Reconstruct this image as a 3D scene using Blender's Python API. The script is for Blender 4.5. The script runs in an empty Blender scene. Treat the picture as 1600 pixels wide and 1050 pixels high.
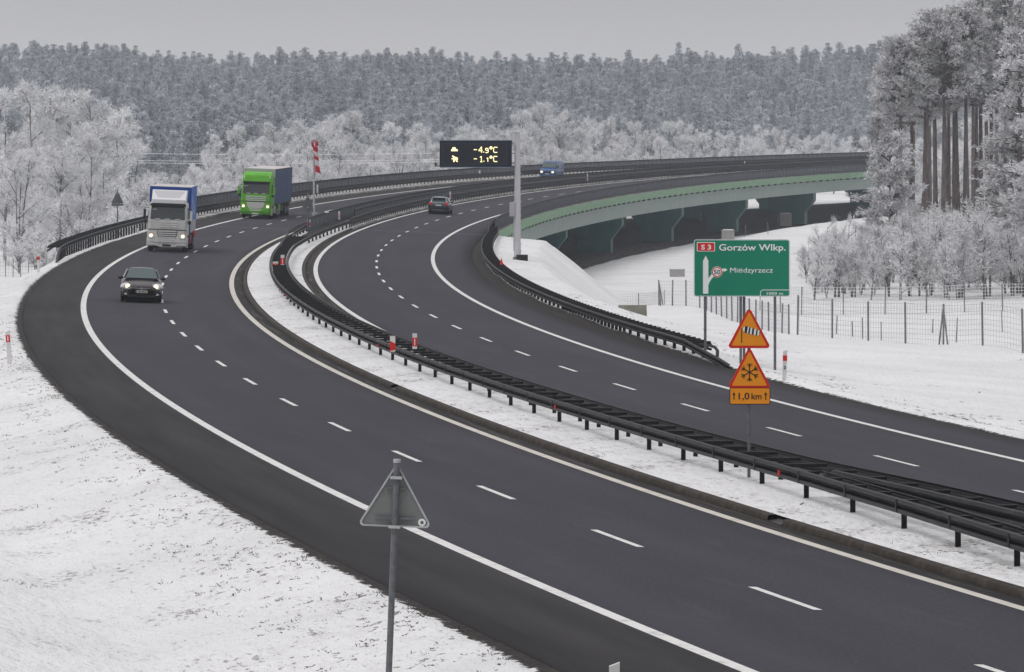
import bpy, math, random
import numpy as np
from mathutils import Vector, Matrix
rnd = random.Random(11); nrs = np.random.RandomState(5)
R = math.radians
C = bpy.context.scene.collection
scene = bpy.context.scene
# ------------------------------------------------------------------ camera
F_PX, H_CAM = 7394.7, 7.566          # focal length in photograph pixels (1600 wide), eye height above the near road
cam_d = bpy.data.cameras.new('camera'); cam = bpy.data.objects.new('camera', cam_d); C.objects.link(cam)
cam_d.sensor_width = 36; cam_d.lens = F_PX/1600*36
cam_d.shift_y = -(525-157)/1600
cam_d.clip_start = 1; cam_d.clip_end = 9000
cam.location = (0, 0, H_CAM); cam.rotation_euler = (R(90), 0, 0)
scene.camera = cam
# ------------------------------------------------------------------ sky and sun (overcast)
SUN_EL, SUN_AZ = 60, 235
w = bpy.data.worlds.new('World'); scene.world = w; w.use_nodes = True
nt = w.node_tree; N = nt.nodes; Lk = nt.links
bg = N['Background']
sky = N.new('ShaderNodeTexSky'); sky.sky_type = 'NISHITA'; sky.sun_disc = False
sky.sun_elevation = R(SUN_EL); sky.sun_rotation = R(SUN_AZ); sky.dust_density = 6; sky.air_density = 1.5
hs = N.new('ShaderNodeHueSaturation'); hs.inputs['Saturation'].default_value = 0.12; hs.inputs['Value'].default_value = 1.0
Lk.new(sky.outputs[0], hs.inputs['Color'])
tc = N.new('ShaderNodeTexCoord'); sp = N.new('ShaderNodeSeparateXYZ'); Lk.new(tc.outputs['Generated'], sp.inputs[0])
cr = N.new('ShaderNodeValToRGB'); el = cr.color_ramp.elements
# cloud sheet: brightness by elevation (0 = horizon, 1 = zenith)
el[0].position = 0.0; el[0].color = (4.9, 4.75, 4.75, 1)
el[1].position = 1.0; el[1].color = (8.2, 8.1, 8.4, 1)
for ppos, c in ((0.009, (5.2, 5.05, 5.08)), (0.0225, (4.35, 4.2, 4.2)), (0.06, (4.5, 4.4, 4.45)), (0.35, (6.5, 6.45, 6.6))):
    e = el.new(ppos); e.color = (*c, 1)
Lk.new(sp.outputs['Z'], cr.inputs[0])
mp = N.new('ShaderNodeMapping'); mp.inputs['Scale'].default_value = (6, 6, 60); Lk.new(tc.outputs['Generated'], mp.inputs[0])
cn = N.new('ShaderNodeTexNoise'); cn.inputs['Scale'].default_value = 1.4; cn.inputs['Detail'].default_value = 3; Lk.new(mp.outputs[0], cn.inputs['Vector'])
cm = N.new('ShaderNodeMapRange'); cm.inputs['To Min'].default_value = 0.93; cm.inputs['To Max'].default_value = 1.07; Lk.new(cn.outputs[0], cm.inputs[0])
vm = N.new('ShaderNodeVectorMath'); vm.operation = 'SCALE'; Lk.new(cr.outputs[0], vm.inputs[0]); Lk.new(cm.outputs[0], vm.inputs['Scale'])
mx = N.new('ShaderNodeMixRGB'); mx.inputs[0].default_value = 0.975
Lk.new(hs.outputs[0], mx.inputs[1]); Lk.new(vm.outputs[0], mx.inputs[2]); Lk.new(mx.outputs[0], bg.inputs[0])
bg.inputs[1].default_value = 0.1
sd = bpy.data.lights.new('sun', 'SUN'); sd.energy = 1.22; sd.angle = R(30); sd.color = (1, 0.97, 0.94)
so = bpy.data.objects.new('sun', sd); C.objects.link(so)
az = R(SUN_AZ); dirv = Vector((math.sin(az)*math.cos(R(SUN_EL)), math.cos(az)*math.cos(R(SUN_EL)), math.sin(R(SUN_EL))))
so.rotation_euler = dirv.to_track_quat('Z', 'Y').to_euler(); so.location = dirv*200
scene.view_settings.view_transform = 'Standard'; scene.view_settings.look = 'None'
scene.view_settings.exposure = 0.0; scene.view_settings.gamma = 1
scene.render.engine = 'CYCLES'
scene.cycles.volume_bounces = 1
scene.cycles.max_bounces = 6
scene.render.resolution_x = 1024; scene.render.resolution_y = 672
# ------------------------------------------------------------------ road alignment (metres; s along the road, o to the right)
PK = (0.82784, -0.062, -0.0376, 0.0797); PZ = (-4.5731, 2.8591, -0.4797, -0.0284)
X0, TH0, BANK, ZL, ZR = 5.0127, -0.2089, 0.0401, 0.1258, -0.1408
O1, O2, O3, O4, O5, DL, DR = -1.81, 5.18, 9.697, 16.668, 19.956, 1.695, 13.218
EL_, ER_ = -4.3, 19.2                 # outer edges of the asphalt
SA = np.arange(-80, 1601, 1.0)
_u = np.clip(SA/300, -.2, 2.1)
_k = (PK[0]+PK[1]*_u+PK[2]*_u**2+PK[3]*_u**3)*1e-3
TH = np.concatenate([[0], np.cumsum((_k[1:]+_k[:-1])/2)]); TH = TH-TH[80]+TH0
_tm = (TH[1:]+TH[:-1])/2
XA = np.concatenate([[0], np.cumsum(np.sin(_tm))]); XA = XA-XA[80]+X0
YA = np.concatenate([[0], np.cumsum(np.cos(_tm))]); YA = YA-YA[80]+60
def smooth(a, b, x):
    t = np.clip((x-a)/(b-a), 0, 1); return t*t*(3-2*t)
def zs(s, o):
    s = np.asarray(s, float); o = np.asarray(o, float)
    u = np.clip(s/300, -.2, 2.1)
    z = PZ[0]*u+PZ[1]*u*u+PZ[2]*u**3+PZ[3]*u**4
    low = 0.36*smooth(440, 620, s)
    a = z-(o-DL)*BANK+ZL-low; b = z-(o-DR)*BANK+ZR
    q = np.clip((o-(O2+.5))/(O3-O2-1), 0, 1)
    return a*(1-q)+b*q
def heading(s): return float(np.interp(s, SA, TH))
def P(s, o, dz=0.0):
    T = np.interp(s, SA, TH)
    return np.stack([np.interp(s, SA, XA)+o*np.cos(T), np.interp(s, SA, YA)-o*np.sin(T), zs(s, o)+dz], -1)
def so_of(x, y):                      # world -> road frame
    x = np.asarray(x, float); y = np.asarray(y, float)
    s = np.clip(y-60, -75, 1500)
    for _ in range(12):
        T = np.interp(s, SA, TH); dx = x-np.interp(s, SA, XA); dy = y-np.interp(s, SA, YA)
        s = np.clip(s+dx*np.sin(T)+dy*np.cos(T), -79, 1599)
    T = np.interp(s, SA, TH)
    return s, (x-np.interp(s, SA, XA))*np.cos(T)-(y-np.interp(s, SA, YA))*np.sin(T)
def at(px, Y): return (px-800)/F_PX*Y
# ------------------------------------------------------------------ terrain
VAL = -9.0
_wv = nrs.rand(10, 4)
def wob(x, y, scale=1.0):
    r = 0
    for i, (a, b, c, d) in enumerate(_wv):
        f = (0.25+1.2*i/10)/scale; r = r+np.sin(x*f*math.cos(a*6.3)+y*f*math.sin(a*6.3)+b*6.3)/(1+.5*i)
    return r/4
TR = np.array([0, .8, 4.5, 8, 10.5, 13.5, 17, 22, 45])
PROF = [(100, [0, 0, -.8, -1.1, -1.3, -1.5, -1.8, -2.0, -6.5]),
        (165, [0, 0, -.45, -1.3, -1.55, -1.7, -1.9, -2.05, -6.9]),
        (205, [0, 0, -.4, -2.3, -2.6, -2.6, -3.3, -5, -6.7]),
        (238, [0, 0, -.4, -3.0, -2.9, -2.65, -3.2, -5.5, -6.6]),
        (250, [0, 0, -.4, -3.1, -4.6, -5.2, -5.6, -6.5, -6.5]),
        (296, [0, 0, -.4, -3.2, -5.2, -6.6, -6.6, -6.6, -6.6])]
TLf = np.array([0, .6, 1.8, 4.2, 6.5, 10, 16, 30, 45, 60])
PROFL = [(110, [0, 0, -.28, -.75, -.35, .35, .9, .6, -4, -7.5]),
         (165, [0, 0, -.2, -.9, -2.2, -3.8, -6.5, -7.6, -7.6, -7.6]),
         (190, [0, 0, -.4, -2.2, -3.7, -6, -7.4, -7.4, -7.4, -7.4])]
def prof(P_, T_, s, t):
    ks = [q[0] for q in P_]; out = np.zeros_like(t)
    vals = [np.interp(t, T_, q[1]) for q in P_]
    out = np.where(s <= ks[0], vals[0], vals[-1])
    for i in range(len(ks)-1):
        m = (s > ks[i]) & (s <= ks[i+1]); f = (s-ks[i])/(ks[i+1]-ks[i])
        out = np.where(m, vals[i]*(1-f)+vals[i+1]*f, out)
    return out
def hterr(s, o):
    s, o = np.broadcast_arrays(np.asarray(s, float), np.asarray(o, float))
    s = s.copy(); o = o.copy()
    tr = o-ER_; tl = EL_-o
    zr = zs(s, np.clip(o, EL_, ER_))
    h = zr-0.3
    side_r = zr+prof(PROF, TR, s, np.maximum(tr, 0)); side_l = zr+prof(PROFL, TLf, s, np.maximum(tl, 0))
    ridge = lambda t: -0.015+0.06*smooth(0.1, .6, t)
    h = np.where(tr > 0, side_r+ridge(tr), h); h = np.where(tl > 0, side_l+ridge(tl), h)
    # embankment end at the abutment: cone down to the valley
    lat = np.maximum(np.maximum(tr-4.5, tl-.8), 0)
    d = np.hypot(np.maximum(s-300, 0), lat)
    cone = zr-0.3-d/1.3
    h = np.where(s > 300, np.minimum(h, cone), h)
    h = np.maximum(h, VAL+0.85*smooth(470, 540, s)*(1-smooth(680, 740, s))*smooth(9, 13, np.abs(o-12))*(1-smooth(30, 48, np.abs(o-12))))
    amp = np.where((tr > .3) | (tl > .3), 1, 0)*np.clip(np.maximum(tr, tl)*1.2, 0, 1)
    return h+amp*(0.13*wob(s, o*1.3, 1.6)+0.06*wob(s+40, o*1.7, .35))
def hfar(x, y):
    D = np.hypot(x, y); a = np.arctan2(x, y)
    d0 = 730+190*smooth(-.03, .06, a)
    rid = np.interp(a, [-.12, -.09, -.07, -.02, .01, .04, .08, .12], [1.5, 1.2, -1.6, -.8, -1.8, .8, 1.8, 2.])
    return VAL-.15+(15.5+rid)*smooth(d0, d0+780, D)+1.2*wob(x*.02, y*.02, 1)*smooth(d0, d0+300, D)+2.5*smooth(.0, .1, a)*smooth(d0+100, d0+600, D)
def hworld(x, y):
    s, o = so_of(x, y)
    inp = (s > -70) & (s < 800) & (o > -64) & (o < 79)
    return np.where(inp, np.maximum(hterr(s, o), hfar(x, y)), hfar(x, y))
# ------------------------------------------------------------------ mesh helpers
def link(o, parent=None):
    C.objects.link(o)
    if parent is not None: o.parent = parent
    return o
def tag(o, label=None, cat=None, group=None, kind=None):
    if label: o['label'] = label
    if cat: o['category'] = cat
    if group: o['group'] = group
    if kind: o['kind'] = kind
    return o
def empty(name, loc, rot=(0, 0, 0)):
    o = bpy.data.objects.new(name, None); o.location = loc; o.rotation_euler = rot; o.empty_display_size = .5
    return link(o)
class MB:
    def __init__(s): s.v = []; s.f = []; s.mi = []; s.n = 0; s.m = 0
    def mat(s, i): s.m = i; return s
    def add(s, V, Fc):
        b = s.n; V = [tuple(map(float, q)) for q in V]; s.v += V; s.n += len(V)
        for f in Fc: s.f.append(tuple(b+i for i in f)); s.mi.append(s.m)
        return s
    def box(s, c, d, M=None, ch=0):
        x, y, z = (q/2 for q in d)
        if ch:
            k = ch; V = []
            for sz in (-1, 1):
                for (a, b) in ((x-k, y), (x, y-k), (x, -y+k), (x-k, -y), (-x+k, -y), (-x, -y+k), (-x, y-k), (-x+k, y)):
                    V.append((a, b, sz*z))
            Fc = [tuple(range(8)), tuple(range(15, 7, -1))]+[(i, i+8, (i+1) % 8+8, (i+1) % 8) for i in range(8)]
            Fc = [f[::-1] for f in Fc]; Fc = [f[::-1] if j < 2 else f for j, f in enumerate(Fc)]
        else:
            V = [(sx*x, sy*y, sz*z) for sz in (-1, 1) for sy in (-1, 1) for sx in (-1, 1)]
            Fc = [(0, 2, 3, 1), (4, 5, 7, 6), (0, 1, 5, 4), (2, 6, 7, 3), (0, 4, 6, 2), (1, 3, 7, 5)]
        V = [Vector(q)+Vector((0, 0, 0)) for q in V]
        if M is not None: V = [M @ q for q in V]
        V = [q+Vector(c) for q in V]
        return s.add(V, Fc)
    def tube(s, pts, r, n=8, cap=True):
        pts = [Vector(q) for q in pts]; rs = r if hasattr(r, '__len__') else [r]*len(pts)
        V = []; Fc = []
        for i, q in enumerate(pts):
            d = (pts[min(i+1, len(pts)-1)]-pts[max(i-1, 0)]); d = d.normalized() if d.length > 1e-9 else Vector((0, 0, 1))
            a = d.cross(Vector((0, 0, 1)) if abs(d.z) < .95 else Vector((1, 0, 0))).normalized(); b = d.cross(a)
            for k in range(n):
                t = 2*math.pi*k/n; V.append(q+(a*math.cos(t)+b*math.sin(t))*rs[i])
        for i in range(len(pts)-1):
            for k in range(n): Fc.append((i*n+k, i*n+(k+1) % n, (i+1)*n+(k+1) % n, (i+1)*n+k))
        if cap: Fc.append(tuple(range(n))[::-1]); Fc.append(tuple((len(pts)-1)*n+k for k in range(n)))
        return s.add(V, Fc)
    def loft(s, secs, closed=True, cap=True):
        m = len(secs[0]); V = [q for sc in secs for q in sc]; Fc = []
        for i in range(len(secs)-1):
            for k in range(m if closed else m-1): Fc.append((i*m+k, i*m+(k+1) % m, (i+1)*m+(k+1) % m, (i+1)*m+k))
        if cap and closed: Fc.append(tuple(range(m))[::-1]); Fc.append(tuple((len(secs)-1)*m+k for k in range(m)))
        return s.add(V, Fc)
    def poly(s, pts, y0, y1):          # outline in x,z extruded along y from y0 (front) to y1
        n = len(pts); V = [(x, y0, z) for x, z in pts]+[(x, y1, z) for x, z in pts]
        return s.add(V, [tuple(range(n)), tuple(range(2*n-1, n-1, -1))]+[(i, i+n, (i+1) % n+n, (i+1) % n) for i in range(n)])
    def grid(s, V, nr, nc):
        return s.add(V, [(i*nc+j, i*nc+j+1, (i+1)*nc+j+1, (i+1)*nc+j) for i in range(nr-1) for j in range(nc-1)])
    def mesh(s, name, mats, smooth_angle=None, uv=None):
        me = bpy.data.meshes.new(name); me.from_pydata(s.v, [], s.f)
        for m in (mats if isinstance(mats, (list, tuple)) else [mats]): me.materials.append(m)
        if any(s.mi): me.polygons.foreach_set('material_index', s.mi)
        if uv is not None:
            l = me.uv_layers.new(name='UVMap'); idx = np.empty(len(me.loops), int); me.loops.foreach_get('vertex_index', idx)
            l.data.foreach_set('uv', np.asarray(uv, np.float32)[idx].ravel())
        if smooth_angle is not None:
            me.polygons.foreach_set('use_smooth', [True]*len(me.polygons))
            me.set_sharp_from_angle(angle=R(smooth_angle))
        me.update(); return me
    def build(s, name, mats, parent=None, loc=None, smooth_angle=None, uv=None):
        o = bpy.data.objects.new(name, s.mesh(name, mats, smooth_angle, uv)); link(o, parent)
        if loc is not None: o.location = loc
        return o
def np_mesh(name, V, T, mats, mi=None, attr=None):          # triangles or quads from arrays
    me = bpy.data.meshes.new(name); V = np.asarray(V, np.float32); T = np.asarray(T, np.int32); k = T.shape[1]
    me.vertices.add(len(V)); me.vertices.foreach_set('co', V.ravel())
    me.loops.add(T.size); me.loops.foreach_set('vertex_index', T.ravel())
    me.polygons.add(len(T)); me.polygons.foreach_set('loop_start', np.arange(0, T.size, k, dtype=np.int32))
    try: me.polygons.foreach_set('loop_total', np.full(len(T), k, np.int32))
    except Exception: pass
    for m in (mats if isinstance(mats, (list, tuple)) else [mats]): me.materials.append(m)
    if mi is not None: me.polygons.foreach_set('material_index', np.asarray(mi, np.int32))
    if attr is not None:
        a = me.attributes.new('frost', 'FLOAT', 'POINT'); a.data.foreach_set('value', np.asarray(attr, np.float32))
    me.update(calc_edges=True); me.validate(); return me
# ------------------------------------------------------------------ materials
def mat(name, col, rough=.6, metal=0., bump=0., bscale=20., var=0., vscale=3., emit=None, estr=1., spec=.28, coat=0.):
    m = bpy.data.materials.new(name); m.use_nodes = True; nt = m.node_tree; b = nt.nodes['Principled BSDF']
    b.inputs['Base Color'].default_value = (*col, 1); b.inputs['Roughness'].default_value = rough; b.inputs['Metallic'].default_value = metal
    b.inputs['Specular IOR Level'].default_value = spec
    if coat: b.inputs['Coat Weight'].default_value = coat
    tcn = nt.nodes.new('ShaderNodeTexCoord')
    if var:
        n = nt.nodes.new('ShaderNodeTexNoise'); n.inputs['Scale'].default_value = vscale; n.inputs['Detail'].default_value = 5
        nt.links.new(tcn.outputs['Object'], n.inputs['Vector'])
        r = nt.nodes.new('ShaderNodeValToRGB'); r.color_ramp.elements[0].position = .3; r.color_ramp.elements[1].position = .7
        r.color_ramp.elements[0].color = (*[c*(1-var) for c in col], 1); r.color_ramp.elements[1].color = (*[min(1, c*(1+var)) for c in col], 1)
        nt.links.new(n.outputs[0], r.inputs[0]); nt.links.new(r.outputs[0], b.inputs['Base Color'])
    if bump:
        n = nt.nodes.new('ShaderNodeTexNoise'); n.inputs['Scale'].default_value = bscale; n.inputs['Detail'].default_value = 4
        nt.links.new(tcn.outputs['Object'], n.inputs['Vector'])
        bp = nt.nodes.new('ShaderNodeBump'); bp.inputs['Strength'].default_value = bump; bp.inputs['Distance'].default_value = .02
        nt.links.new(n.outputs[0], bp.inputs['Height']); nt.links.new(bp.outputs[0], b.inputs['Normal'])
    if emit is not None:
        b.inputs['Emission Color'].default_value = (*emit, 1); b.inputs['Emission Strength'].default_value = estr
    return m
class NT:                              # tiny node-graph helper
    def __init__(s, name):
        s.m = bpy.data.materials.new(name); s.m.use_nodes = True; s.t = s.m.node_tree; s.b = s.t.nodes['Principled BSDF']
    def n(s, ty, **k):
        o = s.t.nodes.new(ty)
        for a, v in k.items(): setattr(o, a, v)
        return o
    def l(s, a, b): s.t.links.new(a, b)
    def val(s, sock, v):
        if hasattr(v, 'default_value') or hasattr(v, 'links'): s.l(v, sock)
        else: sock.default_value = v
    def math(s, op, a, b=0., c=None, clamp=False):
        o = s.n('ShaderNodeMath', operation=op, use_clamp=clamp); s.val(o.inputs[0], a); s.val(o.inputs[1], b)
        if c is not None: s.val(o.inputs[2], c)
        return o.outputs[0]
    def noise(s, vec, scale, detail=4, rough=.55, stretch=None):
        if stretch:
            q = s.n('ShaderNodeMapping'); q.inputs['Scale'].default_value = stretch; s.l(vec, q.inputs[0]); vec = q.outputs[0]
        o = s.n('ShaderNodeTexNoise'); o.inputs['Scale'].default_value = scale; o.inputs['Detail'].default_value = detail
        o.inputs['Roughness'].default_value = rough; s.l(vec, o.inputs['Vector']); return o.outputs[0]
    def step(s, x, a, b):              # 0 below a, 1 above b
        o = s.n('ShaderNodeMapRange'); o.clamp = True; s.val(o.inputs['Value'], x)
        o.inputs['From Min'].default_value = a; o.inputs['From Max'].default_value = b; return o.outputs[0]
    def mix(s, f, a, b):
        o = s.n('ShaderNodeMixRGB'); s.val(o.inputs[0], f)
        for i, v in ((1, a), (2, b)):
            if isinstance(v, tuple): o.inputs[i].default_value = (*v, 1)
            else: s.l(v, o.inputs[i])
        return o.outputs[0]
    def uv(s):
        u = s.n('ShaderNodeUVMap'); u.uv_map = 'UVMap'; q = s.n('ShaderNodeSeparateXYZ'); s.l(u.outputs[0], q.inputs[0])
        return u.outputs[0], q.outputs[0], q.outputs[1]
    def obj(s): return s.n('ShaderNodeTexCoord').outputs['Object']
    def bump(s, h, st, dist):
        o = s.n('ShaderNodeBump'); o.inputs['Strength'].default_value = st; o.inputs['Distance'].default_value = dist
        s.l(h, o.inputs['Height']); s.l(o.outputs[0], s.b.inputs['Normal'])
SNOW = (.82, .82, .83)
def snow_material(name, verge=True, dirt=1.0):
    g = NT(name); vec, s_, o_ = g.uv()
    n1 = g.noise(vec, 2.1, 5, .62, (.55, 1.3, 1)); n2 = g.noise(vec, .33, 4, .6); n3 = g.noise(vec, 7., 3, .6)
    lump = g.noise(vec, .12, 3, .5)
    base = g.mix(g.step(lump, .35, .7), SNOW, (.72, .72, .73))
    # grass stems and frozen clods poking through the snow
    ns = g.noise(vec, 4.6, 5, .68, (.8, 1.5, 1)); nt3 = g.noise(vec, 1.3, 3, .6, (.35, 1.3, 1))
    sp1 = g.step(g.math('ADD', ns, g.math('ADD', g.math('MULTIPLY', g.math('SUBTRACT', n2, .5), .55), g.math('MULTIPLY', g.math('SUBTRACT', nt3, .5), .35))), .650-.02*dirt, .70)
    sp2 = g.math('MULTIPLY', sp1, g.step(n3, .30, .48))
    if verge:
        tq = g.math('MAXIMUM', g.math('SUBTRACT', EL_, o_), g.math('SUBTRACT', o_, ER_)); fade = g.math('SUBTRACT', 1, g.math('MULTIPLY', g.step(g.math('ADD', tq, g.math('MULTIPLY', n2, 5)), 4.2, 9.5), .8)); sp2 = g.math('MULTIPLY', sp2, fade)
    else: fade = 1.0
    col = g.mix(g.math('MULTIPLY', sp2, .85), base, (.11, .085, .065))
    tone = g.step(g.math('ADD', n1, g.math('MULTIPLY', g.math('SUBTRACT', n2, .5), .6)), .5, .75)
    col = g.mix(g.math('MULTIPLY', g.math('MULTIPLY', tone, fade), .24*dirt), col, (.42, .39, .36))
    if verge:
        tl = g.math('SUBTRACT', EL_, o_); tr = g.math('SUBTRACT', o_, ER_); t = g.math('MAXIMUM', tl, tr)
        en = g.noise(vec, 1.9, 6, .7, (1.2, 1, 1)); en2 = g.noise(vec, 6., 6, .75, (.7, 1, 1))
        edge = g.math('ADD', g.math('MULTIPLY', en, .65), g.math('MULTIPLY', en2, .55))
        edge = g.math('ADD', edge, g.math('MULTIPLY', g.math('MULTIPLY', g.step(s_, 95, 125), g.step(tr, 0, .01)), .42))
        soil = g.step(g.math('SUBTRACT', edge, t), .28, .32)
        soilc = g.mix(g.step(en2, .4, .65), (.007, .006, .006), (.035, .026, .02))
        col = g.mix(soil, col, soilc)
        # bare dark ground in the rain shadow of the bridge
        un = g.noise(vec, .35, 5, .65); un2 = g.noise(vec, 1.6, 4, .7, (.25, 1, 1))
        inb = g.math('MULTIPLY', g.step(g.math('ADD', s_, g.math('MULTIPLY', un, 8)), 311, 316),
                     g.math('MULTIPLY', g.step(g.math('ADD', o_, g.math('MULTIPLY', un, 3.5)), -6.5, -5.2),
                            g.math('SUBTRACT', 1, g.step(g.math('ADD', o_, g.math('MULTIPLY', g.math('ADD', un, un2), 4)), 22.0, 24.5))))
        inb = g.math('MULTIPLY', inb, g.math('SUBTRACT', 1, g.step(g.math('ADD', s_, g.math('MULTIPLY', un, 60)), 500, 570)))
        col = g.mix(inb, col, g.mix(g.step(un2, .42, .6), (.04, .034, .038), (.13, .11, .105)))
    g.l(col, g.b.inputs['Base Color']); g.b.inputs['Roughness'].default_value = .75
    g.b.inputs['Specular IOR Level'].default_value = .25
    hgt = g.math('ADD', g.math('MULTIPLY', n1, 1.0), g.math('ADD', g.math('MULTIPLY', n3, .35), g.math('MULTIPLY', sp2, -.25)))
    g.bump(hgt, .8, .28); return g.m
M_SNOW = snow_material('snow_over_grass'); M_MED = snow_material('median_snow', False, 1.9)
def asphalt_material():
    g = NT('asphalt'); vec, s_, o_ = g.uv()
    fine = g.noise(vec, 38, 3, .7); mid = g.noise(vec, .35, 5, .6, (.12, 1, 1)); big = g.noise(vec, .05, 3, .5, (.4, 1, 1))
    lane = g.mix(g.step(mid, .3, .72), (.026, .0250, .035), (.046, .0440, .059))
    gr = g.noise(vec, 7, 4, .75, (.5, 1, 1)); lane = g.mix(g.math('MULTIPLY', g.step(gr, .42, .68), .45), lane, (.034, .033, .040))
    pt = g.noise(vec, .6, 6, .7, (.25, 1.6, 1)); g2 = g.noise(vec, 16, 3, .8, (.3, 1, 1)); lane = g.mix(g.math('MULTIPLY', g.step(g2, .5, .7), .5), lane, (.080, .077, .093)); lane = g.mix(g.math('MULTIPLY', g.math('SUBTRACT', 1, g.step(g2, .3, .48)), .5), lane, (.019, .018, .023))
    lane = g.mix(g.math('MULTIPLY', g.step(pt, .56, .68), .30), lane, (.080, .078, .088))
    lane = g.mix(g.math('MULTIPLY', g.step(big, .42, .62), .5), lane, (.031, .030, .037))
    lane = g.mix(g.math('MULTIPLY', g.step(fine, .45, .75), .35), lane, (.080, .078, .093))
    # wheel tracks polished a shade lighter, 1.8 m apart in each 3.5 m lane
    def tracks(c):
        d = g.math('ABSOLUTE', g.math('SUBTRACT', g.math('ABSOLUTE', g.math('SUBTRACT', o_, c)), .88))
        return g.math('SUBTRACT', 1, g.step(d, .12, .6))
    tr = g.math('MAXIMUM', g.math('MAXIMUM', tracks(-.06), tracks(3.44)), g.math('MAXIMUM', tracks(11.46), tracks(14.94)))
    lane = g.mix(g.math('MULTIPLY', tr, g.math('MULTIPLY', g.step(mid, .3, .7), .22)), lane, (.066, .064, .077))
    shn = g.noise(vec, .9, 5, .65, (.08, 1.4, 1))
    sh = g.mix(g.step(shn, .35, .7), (.018, .017, .019), (.036, .0335, .0365))
    sh = g.mix(g.math('MULTIPLY', g.step(fine, .5, .75), .25), sh, (.08, .075, .078))
    wob_ = g.math('MULTIPLY', g.math('SUBTRACT', shn, .5), .25); ow = g.math('ADD', o_, wob_)
    isl = g.math('SUBTRACT', 1, g.step(ow, O1-.25, O1-.02))
    gut = g.math('MULTIPLY', g.step(ow, O2+.14, O2+.26), g.math('SUBTRACT', 1, g.step(ow, O3-.2, O3-.08)))
    isr = g.step(ow, ER_-1.1, ER_-.1)
    dark = g.math('MAXIMUM', g.math('MAXIMUM', isl, gut), g.math('MULTIPLY', isr, .8))
    col = g.mix(dark, lane, sh)
    gc = g.mix(g.step(g.noise(vec, 1.3, 5, .7, (.1, 3, 1)), .5, .62), (.03, .027, .026), (.12, .11, .10))
    col = g.mix(g.math('MULTIPLY', gut, .75), col, gc)
    # transverse joints and stains
    st = g.step(g.noise(vec, .8, 4, .6, (1.6, .3, 1)), .66, .72); col = g.mix(g.math('MULTIPLY', st, .3), col, (.032, .031, .036))
    g.l(col, g.b.inputs['Base Color']); g.b.inputs['Roughness'].default_value = .85; g.b.inputs['Specular IOR Level'].default_value = .18
    g.bump(fine, .25, .01); return g.m
M_ASPH = asphalt_material()
def worn(name, col, dcol, scale, a, b, rough=.6, stretch=None, bump=0):
    g = NT(name); v = g.obj(); n = g.noise(v, scale, 6, .65, stretch)
    g.l(g.mix(g.step(n, a, b), col, dcol), g.b.inputs['Base Color']); g.b.inputs['Roughness'].default_value = rough; g.b.inputs['Specular IOR Level'].default_value = .28
    if bump: g.bump(g.noise(v, scale*4, 4), bump, .02)
    return g.m
M_LINE = worn('road_paint', (.70, .695, .68), (.40, .39, .385), 3.2, .50, .72)
M_LINEY = worn('road_paint_dusty', (.58, .55, .49), (.40, .37, .33), 1.6, .5, .72)
M_KERB = worn('kerb_concrete', (.028, .021, .016), (.06, .048, .038), 2.5, .45, .62, .8, None, .3)
M_CONC = worn('concrete', (.36, .35, .34), (.22, .21, .2), 2.0, .5, .7, .85, None, .3)
M_STEEL = worn('dark_barrier_steel', (.009, .0095, .012), (.026, .025, .027), 1.3, .5, .68, .5)
M_STEELB = worn('dark_barrier_post', (.004, .004, .005), (.011, .010, .010), 2.0, .5, .7, .5)
M_RAIL = worn('railing_steel', (.075, .082, .095), (.15, .155, .17), 2.0, .5, .7, .5)
M_GALV = worn('galvanised_steel', (.42, .43, .44), (.30, .31, .32), 3.5, .45, .65, .4)
M_GALVD = worn('dull_galvanised_steel', (.13, .135, .145), (.085, .09, .095), 9., .45, .65, .5)
M_BACK = worn('sign_back_grey', (.17, .18, .175), (.14, .148, .145), 4., .4, .7, .55)
M_BLACK = mat('black_print', (.012, .012, .013), .5)
M_RED = mat('red_print', (.60, .018, .014), .6)
M_WHITE = mat('white_print', (.78, .79, .78), .45)
M_GREEN = mat('green_sign_face', (.0, .195, .112), .6, var=.05, vscale=1.2)
M_ORANGE = mat('amber_sign_face', (.80, .28, .008), .6, var=.05, vscale=2)
M_RUB = mat('rubber', (.014, .014, .015), .8)
# ================================================================== GROUND
def graded(stops):
    out = []
    for a, b, st in stops: out += list(np.arange(a, b-1e-6, st))
    return np.array(out+[stops[-1][1]])
sv = graded([(-60, -6, 6), (-6, 60, .35), (60, 130, .6), (130, 330, 1.2), (330, 700, 4), (700, 800, 10)])
ol = EL_-graded([(0.02, .7, .1), (.7, 9, .3), (9, 16, .8), (16, 60, 4)])[::-1]
orr = ER_+graded([(0.02, .7, .1), (.7, 9, .35), (9, 24, .8), (24, 75, 4)])
om = np.array([-4.1, -1, 2, 5, 6, 9, 12, 15, 18, 19.0])
ov = np.concatenate([ol, om, orr])
SS, OO = np.meshgrid(sv, ov, indexing='ij')
HH = hterr(SS, OO); TT = np.interp(SS, SA, TH)
GX = np.interp(SS, SA, XA)+OO*np.cos(TT); GY = np.interp(SS, SA, YA)-OO*np.sin(TT)
V = np.stack([GX, GY, HH], -1).reshape(-1, 3)
def grid_faces(nr, nc):
    i, j = np.meshgrid(np.arange(nr-1), np.arange(nc-1), indexing='ij'); a = (i*nc+j).ravel()
    return np.stack([a, a+1, a+nc+1, a+nc], 1)
def add_uv(me, uv):
    l = me.uv_layers.new(name='UVMap'); idx = np.empty(len(me.loops), np.int32); me.loops.foreach_get('vertex_index', idx)
    l.data.foreach_set('uv', np.asarray(uv, np.float32)[idx].ravel())
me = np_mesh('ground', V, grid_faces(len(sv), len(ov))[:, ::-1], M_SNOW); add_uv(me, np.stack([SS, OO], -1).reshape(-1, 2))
me.polygons.foreach_set('use_smooth', [True]*len(me.polygons))
tag(link(bpy.data.objects.new('ground', me)), kind='structure')
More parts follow.
